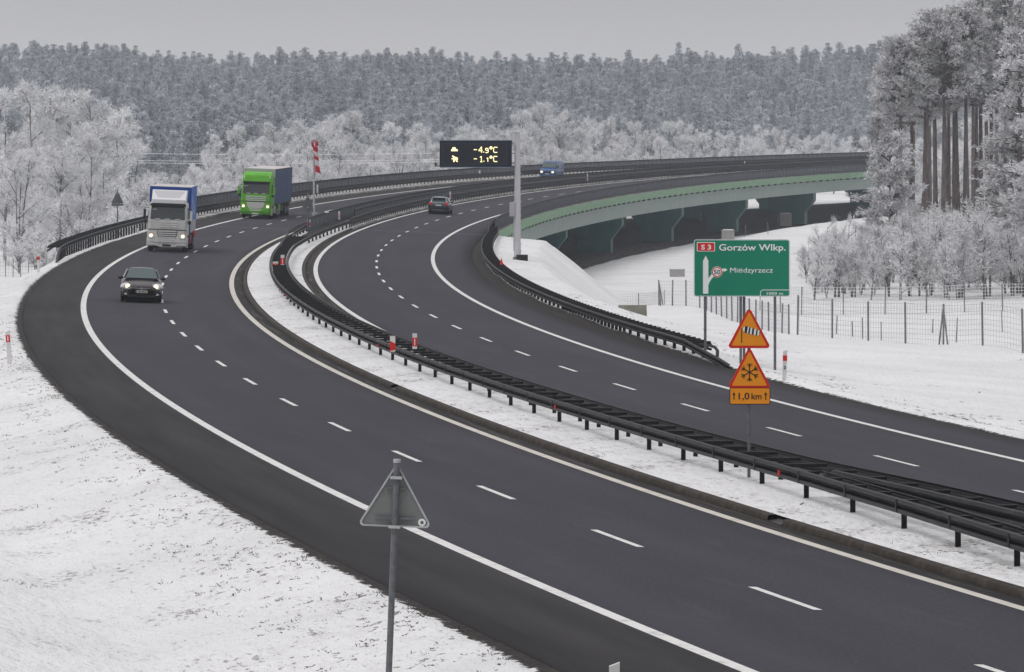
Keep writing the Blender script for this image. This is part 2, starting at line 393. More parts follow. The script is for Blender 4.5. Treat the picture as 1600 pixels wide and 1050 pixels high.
# far fields and the wooded hill
gx = np.linspace(-1500, 2300, 96); gy = np.concatenate([np.linspace(-400, 500, 19), np.linspace(520, 1800, 86), np.linspace(1850, 3300, 15)])
X_, Y_ = np.meshgrid(gx, gy, indexing='ij'); V = np.stack([X_, Y_, hfar(X_, Y_)], -1).reshape(-1, 3)
M_FIELD = snow_material('field_snow', False, 1.2)
me = np_mesh('hill', V, grid_faces(len(gx), len(gy))[:, ::-1], M_FIELD); add_uv(me, V[:, :2]*.5)
me.polygons.foreach_set('use_smooth', [True]*len(me.polygons))
tag(link(bpy.data.objects.new('hill', me)), kind='structure')
# ================================================================== CARRIAGEWAYS
def strip(name, s0, s1, ds, offs, dz, m, kind='structure', skirt=0.0, parent=None):
    s = np.linspace(s0, s1, max(2, int(round((s1-s0)/ds))+1)); offs = np.asarray(offs, float)
    S2, O2_ = np.meshgrid(s, offs, indexing='ij'); dzz = np.full(S2.shape, float(dz)) if np.isscalar(dz) else np.broadcast_to(dz, S2.shape).copy()
    if skirt:
        S2 = np.pad(S2, ((0, 0), (1, 1)), 'edge'); O2_ = np.pad(O2_, ((0, 0), (1, 1)), 'edge'); dzz = np.pad(dzz, ((0, 0), (1, 1)), 'edge')
        dzz[:, 0] -= skirt; dzz[:, -1] -= skirt
    V = (P(S2, O2_)+np.stack([dzz*0, dzz*0, dzz], -1)).reshape(-1, 3)
    me = np_mesh(name, V, grid_faces(*S2.shape)[:, ::-1], m); add_uv(me, np.stack([S2, O2_], -1).reshape(-1, 2))
    o = link(bpy.data.objects.new(name, me), parent)
    if kind: tag(o, kind=kind)
    return o
strip('road', -55, 900, 1.5, np.linspace(EL_, 5.76, 8), 0, M_ASPH, skirt=.1)
strip('road', -55, 900, 1.5, np.linspace(9.14, ER_, 8), 0, M_ASPH, skirt=.1)
def band(mb, s0, s1, ds, o_a, o_b, dz):
    s = np.linspace(s0, s1, max(2, int(round((s1-s0)/ds))+1))
    A = P(s, o_a, dz); B = P(s, o_b, dz); n = len(s)
    mb.add(np.concatenate([A, B]), [(i, n+i, n+i+1, i+1) for i in range(n-1)])
mk = MB()
band(mk, -55, 900, 1.5, O1-.12, O1+.12, .006); band(mk, -55, 900, 1.5, O4-.12, O4+.12, .006)
for i in range(-4, 74): band(mk, 12.39+12*i-2, 12.39+12*i+2, 1, DL-.07, DL+.07, .006)
for i in range(-8, 70): band(mk, 48.6+12*i-2, 48.6+12*i+2, 1, DR-.07, DR+.07, .006)
mk.mat(1); band(mk, -55, 900, 1.5, O2-.12, O2+.12, .006); mk.mat(0); band(mk, -55, 900, 1.5, O3-.12, O3+.12, .006)
tag(mk.build('road_marking', [M_LINE, M_LINEY]), kind='structure')
ej = MB()
for a, b in ((EL_, 5.7), (9.2, ER_)):
    A = P(300.6, np.linspace(a, b, 6), .005); B = P(300.78, np.linspace(a, b, 6), .005)
    ej.add(np.concatenate([A, B]), [(i, i+1, 7+i, 6+i) for i in range(5)])
tag(ej.build('expansion_joint', mat('joint_steel', (.2, .2, .22), .4)), kind='structure')
# kerbs
def kerb(o_in, o_out, s0, s1, h, m=M_KERB, gaps=()):
    sgn = 1 if o_out > o_in else -1
    strip_o = [o_in, o_in+.02*sgn, o_in+.05*sgn, o_out]; dzs = np.array([0.0, h*.8, h, h])
    if sgn < 0: strip_o = strip_o[::-1]; dzs = dzs[::-1]
    strip('kerb', s0, s1, 1.2, strip_o, dzs, m, skirt=.2)
for a, b in ((-55, 28.6), (29.8, 81.4), (82.6, 300)): kerb(5.77, 5.97, a, b, .12)
kerb(9.13, 8.95, -55, 300, .10)
# water outlets: dark tapering slots through the kerb into the median
for s_ in (29.2, 82.0):
    q = MB(); a = [P(s_-.6, 5.75, .012), P(s_+.6, 5.75, .012), P(s_+1.2, 6.1, .05), P(s_+2.6, 7.0, .19), P(s_+.5, 6.2, .08)]
    q.add(a, [(0, 1, 2, 3, 4)]); tag(q.build('drain_outlet', mat('wet_gutter', (.018, .016, .015), .5)), kind='structure')
# median snow
msv = graded([(-55, 0, 2), (0, 130, .4), (130, 300, 1)]); mo = np.linspace(5.99, 8.93, 20)
S2, O2_ = np.meshgrid(msv, mo, indexing='ij'); e_ = np.sin((O2_-5.99)/2.94*np.pi)
V = P(S2, O2_, .11)+np.stack([0*e_, 0*e_, .07*e_+.035*wob(S2, O2_, .4)*e_], -1)
me = np_mesh('median_ground', V.reshape(-1, 3), grid_faces(*S2.shape)[:, ::-1], M_MED); add_uv(me, np.stack([S2, O2_], -1).reshape(-1, 2))
me.polygons.foreach_set('use_smooth', [True]*len(me.polygons)); tag(link(bpy.data.objects.new('median_ground', me)), kind='structure')
MG = .18
# ================================================================== GUARDRAILS
W_PROF = [(-.135, .03), (-.128, .08), (-.075, .095), (-.052, .085), (-.036, -.04), (.036, -.04), (.052, .085), (.075, .095), (.128, .08), (.135, .03)]
def beam_mesh(mb, path, side, zc=.60):
    """path: list of (s, o, drop); side +1: corrugation bulges towards +o"""
    s = np.array([q[0] for q in path]); o = np.array([q[1] for q in path]); dr = np.array([q[2] if len(q) > 2 else 0 for q in path])
    secs = []
    for th_ in (0, 1):
        pr = W_PROF if not th_ else [(z, d-.006) for z, d in W_PROF][::-1]
        secs += [(z, d) for z, d in pr]
    m = len(secs); V = np.zeros((len(s), m, 3))
    base = P(s, o)
    T = np.interp(s, SA, TH)
    for j, (z, d) in enumerate(secs):
        V[:, j, 0] = base[:, 0]+side*d*np.cos(T); V[:, j, 1] = base[:, 1]-side*d*np.sin(T); V[:, j, 2] = base[:, 2]+zc+z+dr
    Fc = []
    for i in range(len(s)-1):
        for k in range(m): Fc.append((i*m+k, i*m+(k+1) % m, (i+1)*m+(k+1) % m, (i+1)*m+k))
    mb.add(V.reshape(-1, 3), Fc)
def path_of(s0, s1, ofn, drop=lambda s: 0, ds=2.0):
    n = max(2, int(round(abs(s1-s0)/ds))+1)
    return [(s, float(ofn(s)), drop(s)) for s in np.linspace(s0, s1, n)]
post_me = MB().box((0, 0, .24), (.10, .055, .74), ch=.012).mesh('post', M_STEELB, None)
def posts(root, ss, ofn, z0fn, nmax=100, me=post_me, name='post', hscale=1.0):
    ss = list(ss); k = 0
    for s in ss[:nmax]:
        o = bpy.data.objects.new(name, me); link(o, root); q = P(s, ofn(s)); o.location = Vector(q)+Vector((0, 0, z0fn(s)))-root.location
        o.rotation_euler = (0, 0, -heading(s)); o.scale.z = hscale
    if len(ss) > nmax:
        mb = MB(); src = [(v.co.x, v.co.y, v.co.z*hscale) for v in me.vertices]; fc = [tuple(p.vertices) for p in me.polygons]
        for s in ss[nmax:]:
            q = P(s, ofn(s)); c, s_ = math.cos(-heading(s)), math.sin(-heading(s)); b = np.array(q)-np.array(root.location)+np.array([0, 0, z0fn(s)])
            mb.add([(b[0]+x*c-y*s_, b[1]+x*s_+y*c, b[2]+z) for x, y, z in src], fc)
        tag(mb.build(name+'_row', me.materials[0], root), kind='stuff')
def root_at(name, s, o): return empty(name, Vector(P(s, o)))
def shifted(mb, root):
    l = np.array(root.location); mb.v = [tuple(np.array(q)-l) for q in mb.v]; return mb
def pieces(root, name, lst, m, nmax=100):   # many like parts: unit blocks sharing one mesh, nearest first
    me = MB().box((0, 0, 0), (1, 1, 1)).mesh(name, m); l = np.array(root.location)
    for c, d, rz in lst[:nmax]:
        o = link(bpy.data.objects.new(name, me), root); o.location = Vector(c)-root.location; o.scale = d; o.rotation_euler.z = rz
    if len(lst) > nmax:
        mb = MB()
        for c, d, rz in lst[nmax:]: mb.box(Vector(c)-root.location, d, Matrix.Rotation(rz, 3, 'Z'))
        tag(mb.build(name+'_row', m, root), kind='stuff')
M_SPLICE = worn('barrier_splice_steel', (.013, .013, .016), (.04, .038, .038), 6, .45, .65, .5)
# --- main double barrier in the median
of_f = lambda s: np.interp(s, [-20, 8, 16, 24, 34, 50, 70, 235, 262, 290], [6.35, 6.5, 6.62, 6.95, 7.18, 7.28, 7.25, 7.25, 6.75, 6.45])
of_b = lambda s: np.interp(s, [-20, 20, 28, 36, 46, 60, 235, 262, 290], [9.0-.2, 9.0-.25, 8.6, 8.25, 8.12, 8.12, 8.1, 8.45, 8.75])
g1 = root_at('guardrail', 60, 7.7); tag(g1, 'long black double-sided guardrail with cross struts running along the snowy median', 'guardrail')
mb = MB(); beam_mesh(mb, path_of(-16, 256, of_f), -1, .63); shifted(mb, g1).build('front_beam', M_STEEL, g1, smooth_angle=22)
mb = MB(); beam_mesh(mb, path_of(-16, 256, of_b), 1, .61); shifted(mb, g1).build('rear_beam', M_STEEL, g1, smooth_angle=22)
ps = [36.9+4*i for i in range(-12, 55)]
posts(g1, [s for s in ps], lambda s: of_f(s)+.16, lambda s: MG-.12)
posts(g1, [s+1.3 for s in ps if s < 60]+[s for s in ps if s >= 60 and s % 2 < 5][:30], lambda s: of_b(s)-.16, lambda s: MG-.14, 60)
st = []
for s in [36.9+2*i for i in range(-25, 110)]:
    if s > 255: break
    if s > 33:
        a = Vector(P(s, of_f(s)+.06, .70)); b = Vector(P(s+.05, of_b(s)-.06, .68)); T = -heading(s)
        st.append(((a+b)/2, ((b-a).length, .08, .07), T))
    else:
        for f_, sg in ((of_f, 1), (of_b, -1)):
            a = Vector(P(s, f_(s)+.06*sg, .68)); b = Vector(P(s, f_(s)+.42*sg, .68)); st.append(((a+b)/2, ((b-a).length, .09, .06), -heading(s)))
pieces(g1, 'cross_strut', st, M_STEELB)
pieces(g1, 'splice_plate', [(Vector(P(s, of_f(s)-.098, .63)), (.012, .09, .235), -heading(s)) for s in np.arange(8.5, 150, 4.0)], M_SPLICE)
bk = MB(); beam_mesh(bk, path_of(-16, 33, lambda s: of_f(s)+.45), 1, .58); shifted(bk, g1).build('inner_beam', M_STEEL, g1, smooth_angle=22)
bk = MB(); beam_mesh(bk, path_of(-16, 33, lambda s: of_b(s)-.45), -1, .58); shifted(bk, g1).build('inner_beam', M_STEEL, g1, smooth_angle=22)
for s in (34.2, 12.0, 60., 99., 150.):
    q = MB().box((0, 0, 0), (.03, .10, .10)); o = q.build('reflector', M_RED, g1); o.location = Vector(P(s, of_f(s)-.11, .60))-g1.location; o.rotation_euler.z = -heading(s)
# --- rails on the bridge, towards the median, and along both outer edges
def rail(label, s0, s1, ofn, side, z0fn, step, npost=100, drop=lambda s: 0, second=None, zc=.62, group=None, rear_to=None):
    g = root_at('guardrail', max(s0, 0), float(ofn(s0))); tag(g, label, 'guardrail', group)
    mb = MB(); beam_mesh(mb, path_of(s0, s1, ofn, drop), side, zc+.02); shifted(mb, g).build('beam', M_STEEL, g, smooth_angle=22)
    if second is not None:
        mb = MB(); beam_mesh(mb, path_of(rear_to if rear_to else s0, s1, lambda s: ofn(s)+second), -side, zc+.04, ); shifted(mb, g).build('rear_beam', M_STEEL, g, smooth_angle=22)
        sp_ = MB(); s = rear_to if rear_to else s0
        while s < min(s1, 330):
            a = Vector(P(s, ofn(s), zc+.17)); b = Vector(P(s, ofn(s)+second, zc+.19)); sp_.box((a+b)/2, ((b-a).length+.1, .07, .09), Matrix.Rotation(-heading(s), 3, 'Z')); s += step
        shifted(sp_, g).build('spacers', M_STEELB, g)
    posts(g, np.arange(s0+1, s1, step), lambda s: float(ofn(s))-side*.14, z0fn, npost)
    return g
of_r = lambda s: np.interp(s, [100, 104, 115, 150, 260, 290, 304, 320, 900], [19.45, 19.62, 19.8, 19.85, 19.85, 19.75, 19.35, 19.15, 19.15])
dr_r = lambda s: float(np.interp(s, [101, 113], [-.42, 0]))
zr_r = lambda s: -.10+dr_r(s)*.85 if s < 300 else 0.02
def zposts_r(s): return -.08+dr_r(s)
gR = root_at('guardrail', 101, 19.6); tag(gR, 'black guardrail beside the right shoulder, dipping into the snow at its near end', 'guardrail')
mb = MB(); beam_mesh(mb, path_of(101, 306, of_r, dr_r, 1.5), -1, .43); shifted(mb, gR).build('beam', M_STEEL, gR, smooth_angle=22)
mb = MB(); beam_mesh(mb, path_of(111, 306, lambda s: of_r(s)+.62, lambda s: 0, 1.5), 1, .37); shifted(mb, gR).build('rear_beam', M_STEEL, gR, smooth_angle=22)
mb = MB(); mb.tube([P(111, of_r(111)+.62, .42), P(110, of_r(110)+.68, .40), P(109.3, of_r(110)+.66, .30), P(109.0, of_r(110)+.6, .12)], .06, 8); shifted(mb, gR).build('end_piece', M_STEEL, gR, smooth_angle=22)
sp_ = []
for s in np.arange(111, 304, 1.33):
    a = Vector(P(s, of_r(s)-.02, .55)); b = Vector(P(s, of_r(s)+.66, .52)); sp_.append(((a+b)/2, ((b-a).length, .08, .07), -heading(s)))
pieces(gR, 'spacer', sp_, M_STEELB)
rp = list(np.arange(104, 131, 2.55))+list(np.arange(131.5, 156, 1.33))+list(np.arange(156.5, 300, 2.3))
rp_me = MB().box((0, 0, .17), (.12, .09, .66), ch=.012).mesh('post', M_STEELB, None)
posts(gR, rp, lambda s: float(of_r(s))+.12, zposts_r, 100, rp_me)
pr_ = MB()
for s in np.arange(290, 306, 1.3):
    a = P(s, of_r(s)+.2, -.1); pr_.box(Vector(a)+Vector((0, 0, .38)), (.1, .1, .76), Matrix.Rotation(-heading(s), 3, 'Z'))
shifted(pr_, gR).build('transition_posts', M_STEELB, gR)
of_l = lambda s: np.interp(s, [205, 212, 225, 290, 310, 900], [-4.75, -5.05, -5.25, -5.3, -5.2, -5.2])
dr_l = lambda s: float(np.interp(s, [209, 216], [-.62, 0]))
gL = root_at('guardrail', 210, -5.1); tag(gL, 'black guardrail on many posts along the snowy verge behind the silver truck', 'guardrail')
mb = MB(); beam_mesh(mb, path_of(209, 306, of_l, dr_l), 1, .60); shifted(mb, gL).build('beam', M_STEEL, gL, smooth_angle=22)
mb = MB(); beam_mesh(mb, path_of(215, 306, lambda s: of_l(s)-.62), -1, .58); shifted(mb, gL).build('rear_beam', M_STEEL, gL, smooth_angle=22)
sp_ = []
for s in np.arange(215, 304, 1.33):
    a = Vector(P(s, of_l(s), .74)); b = Vector(P(s, of_l(s)-.66, .72)); sp_.append(((a+b)/2, ((b-a).length, .09, .11), -heading(s)))
pieces(gL, 'spacer', sp_, M_STEELB)
posts(gL, list(np.arange(217, 305, 2.0)), lambda s: float(of_l(s))-.14, lambda s: -.10, 100, rp_me)
# ================================================================== BRIDGES
M_BRG = worn('pale_green_girder_paint', (.235, .315, .28), (.29, .345, .32), .5, .42, .7, .55, (.3, 1, 1))
M_FAS = worn('green_fascia_paint', (.15, .29, .16), (.25, .36, .26), 1.6, .40, .68, .6, (.8, .8, 2.5))
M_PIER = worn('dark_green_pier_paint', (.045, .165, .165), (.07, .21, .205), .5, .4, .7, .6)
M_PIERL = worn('pale_pier_edge', (.10, .19, .15), (.14, .23, .19), 1., .4, .7, .6)
M_SHADE = mat('shadow_line_dark', (.02, .026, .026), .8)
S_B0, S_B1 = 300.3, 905
def loft_road(mb, s, prof_):          # closed section of (o, dz) points extruded along the road
    V = np.stack([P(s, o, dz) for o, dz in prof_], 1); m = len(prof_); Fc = []
    for i in range(len(s)-1):
        for k in range(m): Fc.append((i*m+k, i*m+(k+1) % m, (i+1)*m+(k+1) % m, (i+1)*m+k))
    Fc.append(tuple(range(m))[::-1]); Fc.append(tuple((len(s)-1)*m+k for k in range(m)))
    mb.add(V.reshape(-1, 3), Fc)
def bridge(label, oa, ob, kerb_in, kerb_out, side, o_pier):
    r = root_at('bridge', S_B0, (oa+ob)/2); tag(r, label, 'bridge'); s = np.linspace(S_B0, S_B1, 200)
    d = MB(); loft_road(d, s, [(oa+.12, -.12), (ob-.12, -.12), (ob-.12, -.42), (ob-1.0, -.62), (oa+1.0, -.62), (oa+.12, -.42)])
    shifted(d, r).build('deck', M_CONC, r)
    for a, b, nm in ((oa, kerb_in, 1), (kerb_out, ob, -1)):      # raised kerb strips either side of the asphalt
        d = MB(); loft_road(d, s, [(a, .14), (b, .14), (b, -.13), (a, -.13)]); shifted(d, r).build('kerb_strip', M_KSTRIP, r)
    g = MB(); loft_road(g, s, [(oa+.75, -.621), (ob-.75, -.621), (ob-.95, -2.35), (oa+.95, -2.35)]); shifted(g, r).build('girder', M_BRG, r)
    for oe, sg in ((ob, 1), (oa, -1)):
        f = MB(); dk = MB(); s_ = S_B0
        while s_ < S_B1-4:
            a, b = s_+.02, s_+3.98; q = []
            for ss, low in ((a, -.70), (b, -.54)):
                q += [P(ss, oe-.0*sg, .13), P(ss, oe+.05*sg, .13), P(ss, oe+.05*sg, low), P(ss, oe-.0*sg, low)]
            f.add(q, [(0, 1, 2, 3), (7, 6, 5, 4), (0, 4, 5, 1), (1, 5, 6, 2), (2, 6, 7, 3), (3, 7, 4, 0)])
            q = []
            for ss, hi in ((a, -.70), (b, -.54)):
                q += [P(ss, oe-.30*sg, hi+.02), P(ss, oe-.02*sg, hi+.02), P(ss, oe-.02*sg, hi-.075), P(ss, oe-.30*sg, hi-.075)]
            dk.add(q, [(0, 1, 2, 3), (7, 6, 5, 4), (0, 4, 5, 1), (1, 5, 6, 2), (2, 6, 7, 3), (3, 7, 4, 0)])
            s_ += 4
        shifted(f, r).build('fascia', M_FAS, r); shifted(dk, r).build('shadow_line_strip', M_SHADE, r)  # dark strip stands in for the ledge's shadow line below each panel
    # piers: hammerhead walls
    for s0 in (330, 373, 416, 461, 504, 546, 587, 630, 673, 716, 760, 805, 850):
        zt = float(zs(s0, o_pier))-2.35; zb = VAL-1.2; T = -heading(s0); zsp = [(2.55, 0), (2.55, -1.35), (1.45, -2.9), (1.45, zb-zt)]
        out = [(3.05, 0), (3.05, -1.3), (1.85, -2.85), (1.85, zb-zt), (-1.85, zb-zt), (-1.85, -2.85), (-3.05, -1.3), (-3.05, 0)]
        m_ = MB(); m_.poly([(x, z) for x, z in out][::-1], -.8, .8); n = len(out)
        m_.mi = [0, 0]+[1]*n  # narrow side faces take a paler green than the broad faces
        o = m_.build('pier', [M_PIER, M_PIERL], r); q = P(s0, o_pier); o.location = Vector((q[0], q[1], zt))-r.location; o.rotation_euler.z = T
        for k in (-2.2, 2.2):
            be = MB().box((k, 0, -.02), (.7, .7, .12)); bo = be.build('bearing', M_STEELB, o)
    # abutment wall
    ab = MB(); a = [P(S_B0-.6, oa+.3, -.7), P(S_B0-.6, ob-.3, -.7), P(S_B0+.9, ob-.3, -.7), P(S_B0+.9, oa+.3, -.7)]
    ab.add([tuple(q) for q in a]+[(q[0], q[1], -6) for q in a], [(0, 1, 2, 3), (7, 6, 5, 4), (0, 4, 5, 1), (1, 5, 6, 2), (2, 6, 7, 3), (3, 7, 4, 0)])
    shifted(ab, r).build('abutment', M_PIER, r)
    return r
M_KSTRIP = worn('kerb_strip_concrete', (.30, .285, .27), (.55, .55, .55), 1.2, .45, .62, .85, (.4, .4, 1))
bR = bridge('long green girder bridge on dark hammerhead piers carrying the right carriageway over the snowy valley', 8.0, O5, 9.13, 19.21, 1, 14.4)
bL = bridge('second girder bridge behind the first, carrying the carriageway with the blue van', -7.1, 7.0, -4.31, 5.77, -1, -.2)
# rails and railings on the bridges are parts of them
def bridge_rail(root, s0, s1, ofn, side, zc=.64, name='guardrail'):
    mb = MB(); beam_mesh(mb, path_of(s0, s1, ofn, ds=3), side, zc+.14)
    beam_mesh(mb, path_of(s0, s1, lambda s: ofn(s)+.02*side, ds=3), side, zc-.16) if name == 'double_guardrail' else None
    for s in np.arange(s0+1, s1, 2.0): mb.box(Vector(P(s, ofn(s)-side*.1, .45)), (.1, .08, .75), Matrix.Rotation(-heading(s), 3, 'Z'))
    shifted(mb, root).build(name, M_STEEL, root, smooth_angle=22)
def railing(root, s0, s1, o, h=1.1, dx=.14, top=.0):
    mb = MB(); s = np.arange(s0, s1, dx)
    A = P(s, o, .13); T = np.interp(s, SA, TH); tx = np.sin(T); ty = np.cos(T); nx = np.cos(T); ny = -np.sin(T)
    n = len(s); V = np.zeros((n, 8, 3)); w1, w2 = .011, .022
    for j, (a, b, z) in enumerate([(-1, -1, .06), (1, -1, .06), (1, 1, .06), (-1, 1, .06), (-1, -1, h+top), (1, -1, h+top), (1, 1, h+top), (-1, 1, h+top)]):
        V[:, j, 0] = A[:, 0]+tx*a*w1+nx*b*w2; V[:, j, 1] = A[:, 1]+ty*a*w1+ny*b*w2; V[:, j, 2] = A[:, 2]+z
    base = (np.arange(n)*8)[:, None, None]; Fq = np.array([(0, 1, 5, 4), (1, 2, 6, 5), (2, 3, 7, 6), (3, 0, 4, 7), (4, 5, 6, 7)])[None]+base
    V = V.reshape(-1, 3)-np.array(root.location)
    o1 = link(bpy.data.objects.new('pickets', np_mesh('pickets', V, Fq.reshape(-1, 4), M_RAIL)), root)
    hr = MB()
    for z, t in ((h, .07), (.12, .05)):
        loft_road(hr, np.linspace(s0, s1, max(8, int((s1-s0)/3))), [(o-.05, .13+z-t/2), (o+.05, .13+z-t/2), (o+.05, .13+z+t/2), (o-.05, .13+z+t/2)])
    for ss in np.arange(s0, s1, 2.1): hr.box(Vector(P(ss, o, .13+h/2)), (.06, .06, h), Matrix.Rotation(-heading(ss), 3, 'Z'))
    shifted(hr, root).build('railing', M_STEEL, root)
bridge_rail(bR, 306, 900, lambda s: float(np.interp(s, [306, 318], [19.45, 19.35])), -1, .62, 'double_guardrail')
railing(bR, 301, 900, 19.82)
bridge_rail(bR, 300, 900, lambda s: 8.92, 1, .62, 'double_guardrail')
railing(bR, 316, 900, 8.12, 1.05)
bridge_rail(bL, 300, 900, lambda s: 6.1, -1, .62, 'double_guardrail')
railing(bL, 284, 900, 6.85, 1.15, .12)
bridge_rail(bL, 306, 900, lambda s: -5.2, 1, .62, 'double_guardrail')
railing(bL, 310, 900, -6.95, 1.2, .14)
# the two single rails that carry the median barrier on to the bridges
def transition(label, ofn, side, s0, s1):
    g = root_at('guardrail', s0, float(ofn(s0))); tag(g, label, 'guardrail')
    mb = MB(); beam_mesh(mb, path_of(s0, s1, ofn), side, .62); shifted(mb, g).build('beam', M_STEEL, g, smooth_angle=22)
    mb = MB(); beam_mesh(mb, path_of(s0, s1, lambda s: ofn(s)-.4*side, ), -side, .62); shifted(mb, g).build('rear_beam', M_STEEL, g, smooth_angle=22)
    posts(g, list(np.arange(s0+3, s1, 4.0)), lambda s: float(ofn(s))-side*.2, lambda s: .06, 100, rp_me)
of_tl = lambda s: np.interp(s, [256, 268, 285, 300], [6.85, 6.35, 6.1, 6.1])
of_tr = lambda s: np.interp(s, [256, 270, 290, 300], [8.35, 8.6, 8.85, 8.92])
transition('short black guardrail link rising to the left bridge beside the windsock mast', of_tl, -1, 256, 300)
transition('short black guardrail link on the snowy right side of the windsock mast', of_tr, 1, 256, 300)
# ================================================================== LETTERING AND SIGNS
def text_obj(txt, x, z, cap, m, parent, y=-.03, width=None, bold=.02, name='lettering', depth=.002, centre=False):
    """flat lettering in the x,z plane facing -y; x left edge, z baseline, cap = capital height"""
    cu = bpy.data.curves.new('t', 'FONT'); cu.body = txt; cu.size = 1; cu.offset = bold; cu.extrude = .004; cu.resolution_u = 3
    ob = bpy.data.objects.new('t', cu); C.objects.link(ob); bpy.context.view_layer.update()
    me = bpy.data.meshes.new_from_object(ob.evaluated_get(bpy.context.evaluated_depsgraph_get()))
    bpy.data.objects.remove(ob); bpy.data.curves.remove(cu)
    co = np.empty(len(me.vertices)*3, np.float32); me.vertices.foreach_get('co', co); co = co.reshape(-1, 3)
    k = cap/.73; x0, x1 = co[:, 0].min(), co[:, 0].max(); kx = k if width is None else width/(x1-x0)
    q = np.zeros_like(co); q[:, 0] = (co[:, 0]-x0)*kx; q[:, 2] = co[:, 1]*k; q[:, 1] = -co[:, 2]*.5
    if centre: q[:, 0] -= (x1-x0)*kx/2
    me.vertices.foreach_set('co', q.ravel()); me.materials.clear(); me.materials.append(m); me.name = name; me.update()
    o = link(bpy.data.objects.new(name, me), parent); o.location = (x, y, z); return o
def rounded(pts, r, n=5):
    out = []
    for i in range(len(pts)):
        a, b, c = Vector(pts[i-1]), Vector(pts[i]), Vector(pts[(i+1) % len(pts)])
        d1 = (a-b).normalized(); d2 = (c-b).normalized(); ang = d1.angle(d2); t = min(r/math.tan(ang/2), (a-b).length*.45, (c-b).length*.45); rr = t*math.tan(ang/2)
        p1 = b+d1*t; p2 = b+d2*t; cen = b+(d1+d2).normalized()*(rr/math.sin(ang/2))
        a1 = math.atan2(p1.y-cen.y, p1.x-cen.x); a2 = math.atan2(p2.y-cen.y, p2.x-cen.x); dd = (a2-a1+math.pi) % (2*math.pi)-math.pi
        out += [(cen.x+rr*math.cos(a1+dd*k/n), cen.y+rr*math.sin(a1+dd*k/n)) for k in range(n+1)]
    return out
def rect(x0, z0, x1, z1): return [(x0, z0), (x1, z0), (x1, z1), (x0, z1)]
def disc(x, z, r, n=24): return [(x+r*math.cos(2*math.pi*k/n), z+r*math.sin(2*math.pi*k/n)) for k in range(n)]
def plate(parent, pts, y, m, name, t=.004): return MB().poly(pts, y-t, y).build(name, m, parent)
def stroke(a, b, w):
    a, b = Vector(a), Vector(b); d = (b-a).normalized(); n = Vector((-d.y, d.x))*w/2
    return [tuple(a-n), tuple(b-n), tuple(b+n), tuple(a+n)]
def multi(parent, polys, y, m, name, t=.004):
    mb = MB()
    for i, p_ in enumerate(polys): mb.poly(p_, y-t-.0004*i, y)
    return mb.build(name, m, parent)
# ---- green direction sign
Y_G = 171.0; k_ = Y_G/F_PX
gs = empty('direction_sign', (at(1158, Y_G), Y_G, H_CAM-(590-157)*k_)); tag(gs, 'large green direction sign with white lettering on tall steel posts right of the road', 'road sign')
base_z = gs.location.z; zt_, zb_ = H_CAM-(374-157)*k_-base_z, H_CAM-(463.2-157)*k_-base_z
xl, xr = (1084-1158)*k_, (1234-1158)*k_
def gx_(u): return xl+(u-107)/(583-107)*(xr-xl)
def gz_(v): return zt_+(v-78)/(357-78)*(zb_-zt_)
G = lambda u, v: (gx_(u), gz_(v))
pnl = MB().poly(rounded(rect(xl, zb_, xr, zt_), .09), -.05, 0).build('sign_panel', M_GALV, gs)
plate(pnl, rounded(rect(xl+.012, zb_+.012, xr-.012, zt_-.012), .08), -.05, M_WHITE, 'white_edge')
plate(pnl, rounded(rect(xl+.03, zb_+.03, xr-.03, zt_-.03), .06), -.055, M_GREEN, 'green_face')
plate(pnl, rounded([G(122, 137), G(212, 137), G(212, 91), G(122, 91)], .03), -.060, M_WHITE, 'route_shield_edge')
plate(pnl, rounded([G(125.5, 134), G(208.5, 134), G(208.5, 94.5), G(125.5, 94.5)], .02), -.065, M_RED, 'route_shield')
ug = (xr-xl)/476.
text_obj('S 3', gx_(143), gz_(127), 24*ug, M_WHITE, pnl, -.072, 50*ug, .03)
text_obj('Gorzów Wlkp.', gx_(232), gz_(132), 33*ug, M_WHITE, pnl, -.064, 330*ug, .012)
text_obj('Międzyrzecz', gx_(287), gz_(240), 26*ug, M_WHITE, pnl, -.064, 212*ug, .0)
text_obj('1000 m', gx_(469), gz_(348), 14*ug, M_WHITE, pnl, -.064, 80*ug, .006)
plate(pnl, [G(152.5, 343), G(179, 343), G(179, 183), G(166, 157), G(152.5, 183)], -.060, M_WHITE, 'through_arrow')
def bez(p0, p1, p2, n=10): return [tuple((1-t)**2*np.array(p0)+2*t*(1-t)*np.array(p1)+t*t*np.array(p2)) for t in np.linspace(0, 1, n)]
up = bez((179, 268), (190, 252), (206, 238)); lo = bez((179, 303), (186, 276), (212, 254))
plate(pnl, [G(*q) for q in lo+up[::-1]], -.060, M_WHITE, 'exit_branch')
plate(pnl, [G(243, 231), G(262, 235), G(274, 226), G(262, 219.5), G(246, 222)][::-1], -.060, M_WHITE, 'exit_arrow_head')
plate(pnl, disc(gx_(222), gz_(237), 27.5*ug), -.061, M_WHITE, 'limit_edge'); plate(pnl, disc(gx_(222), gz_(237), 25.5*ug), -.066, M_RED, 'limit_ring')
plate(pnl, disc(gx_(222), gz_(237), 20.5*ug), -.071, M_WHITE, 'limit_face')
text_obj('50', gx_(222), gz_(248), 23*ug, M_BLACK, pnl, -.078, 32*ug, .015, centre=True)
bx_ = MB()
for a, b in (((437, 356), (437, 334)), ((437, 334), (447, 325)), ((447, 325), (581, 325))):
    bx_.poly(stroke(G(*a), G(*b), 3.2*ug), -.064, -.060)
bx_.build('distance_box', M_WHITE, pnl)
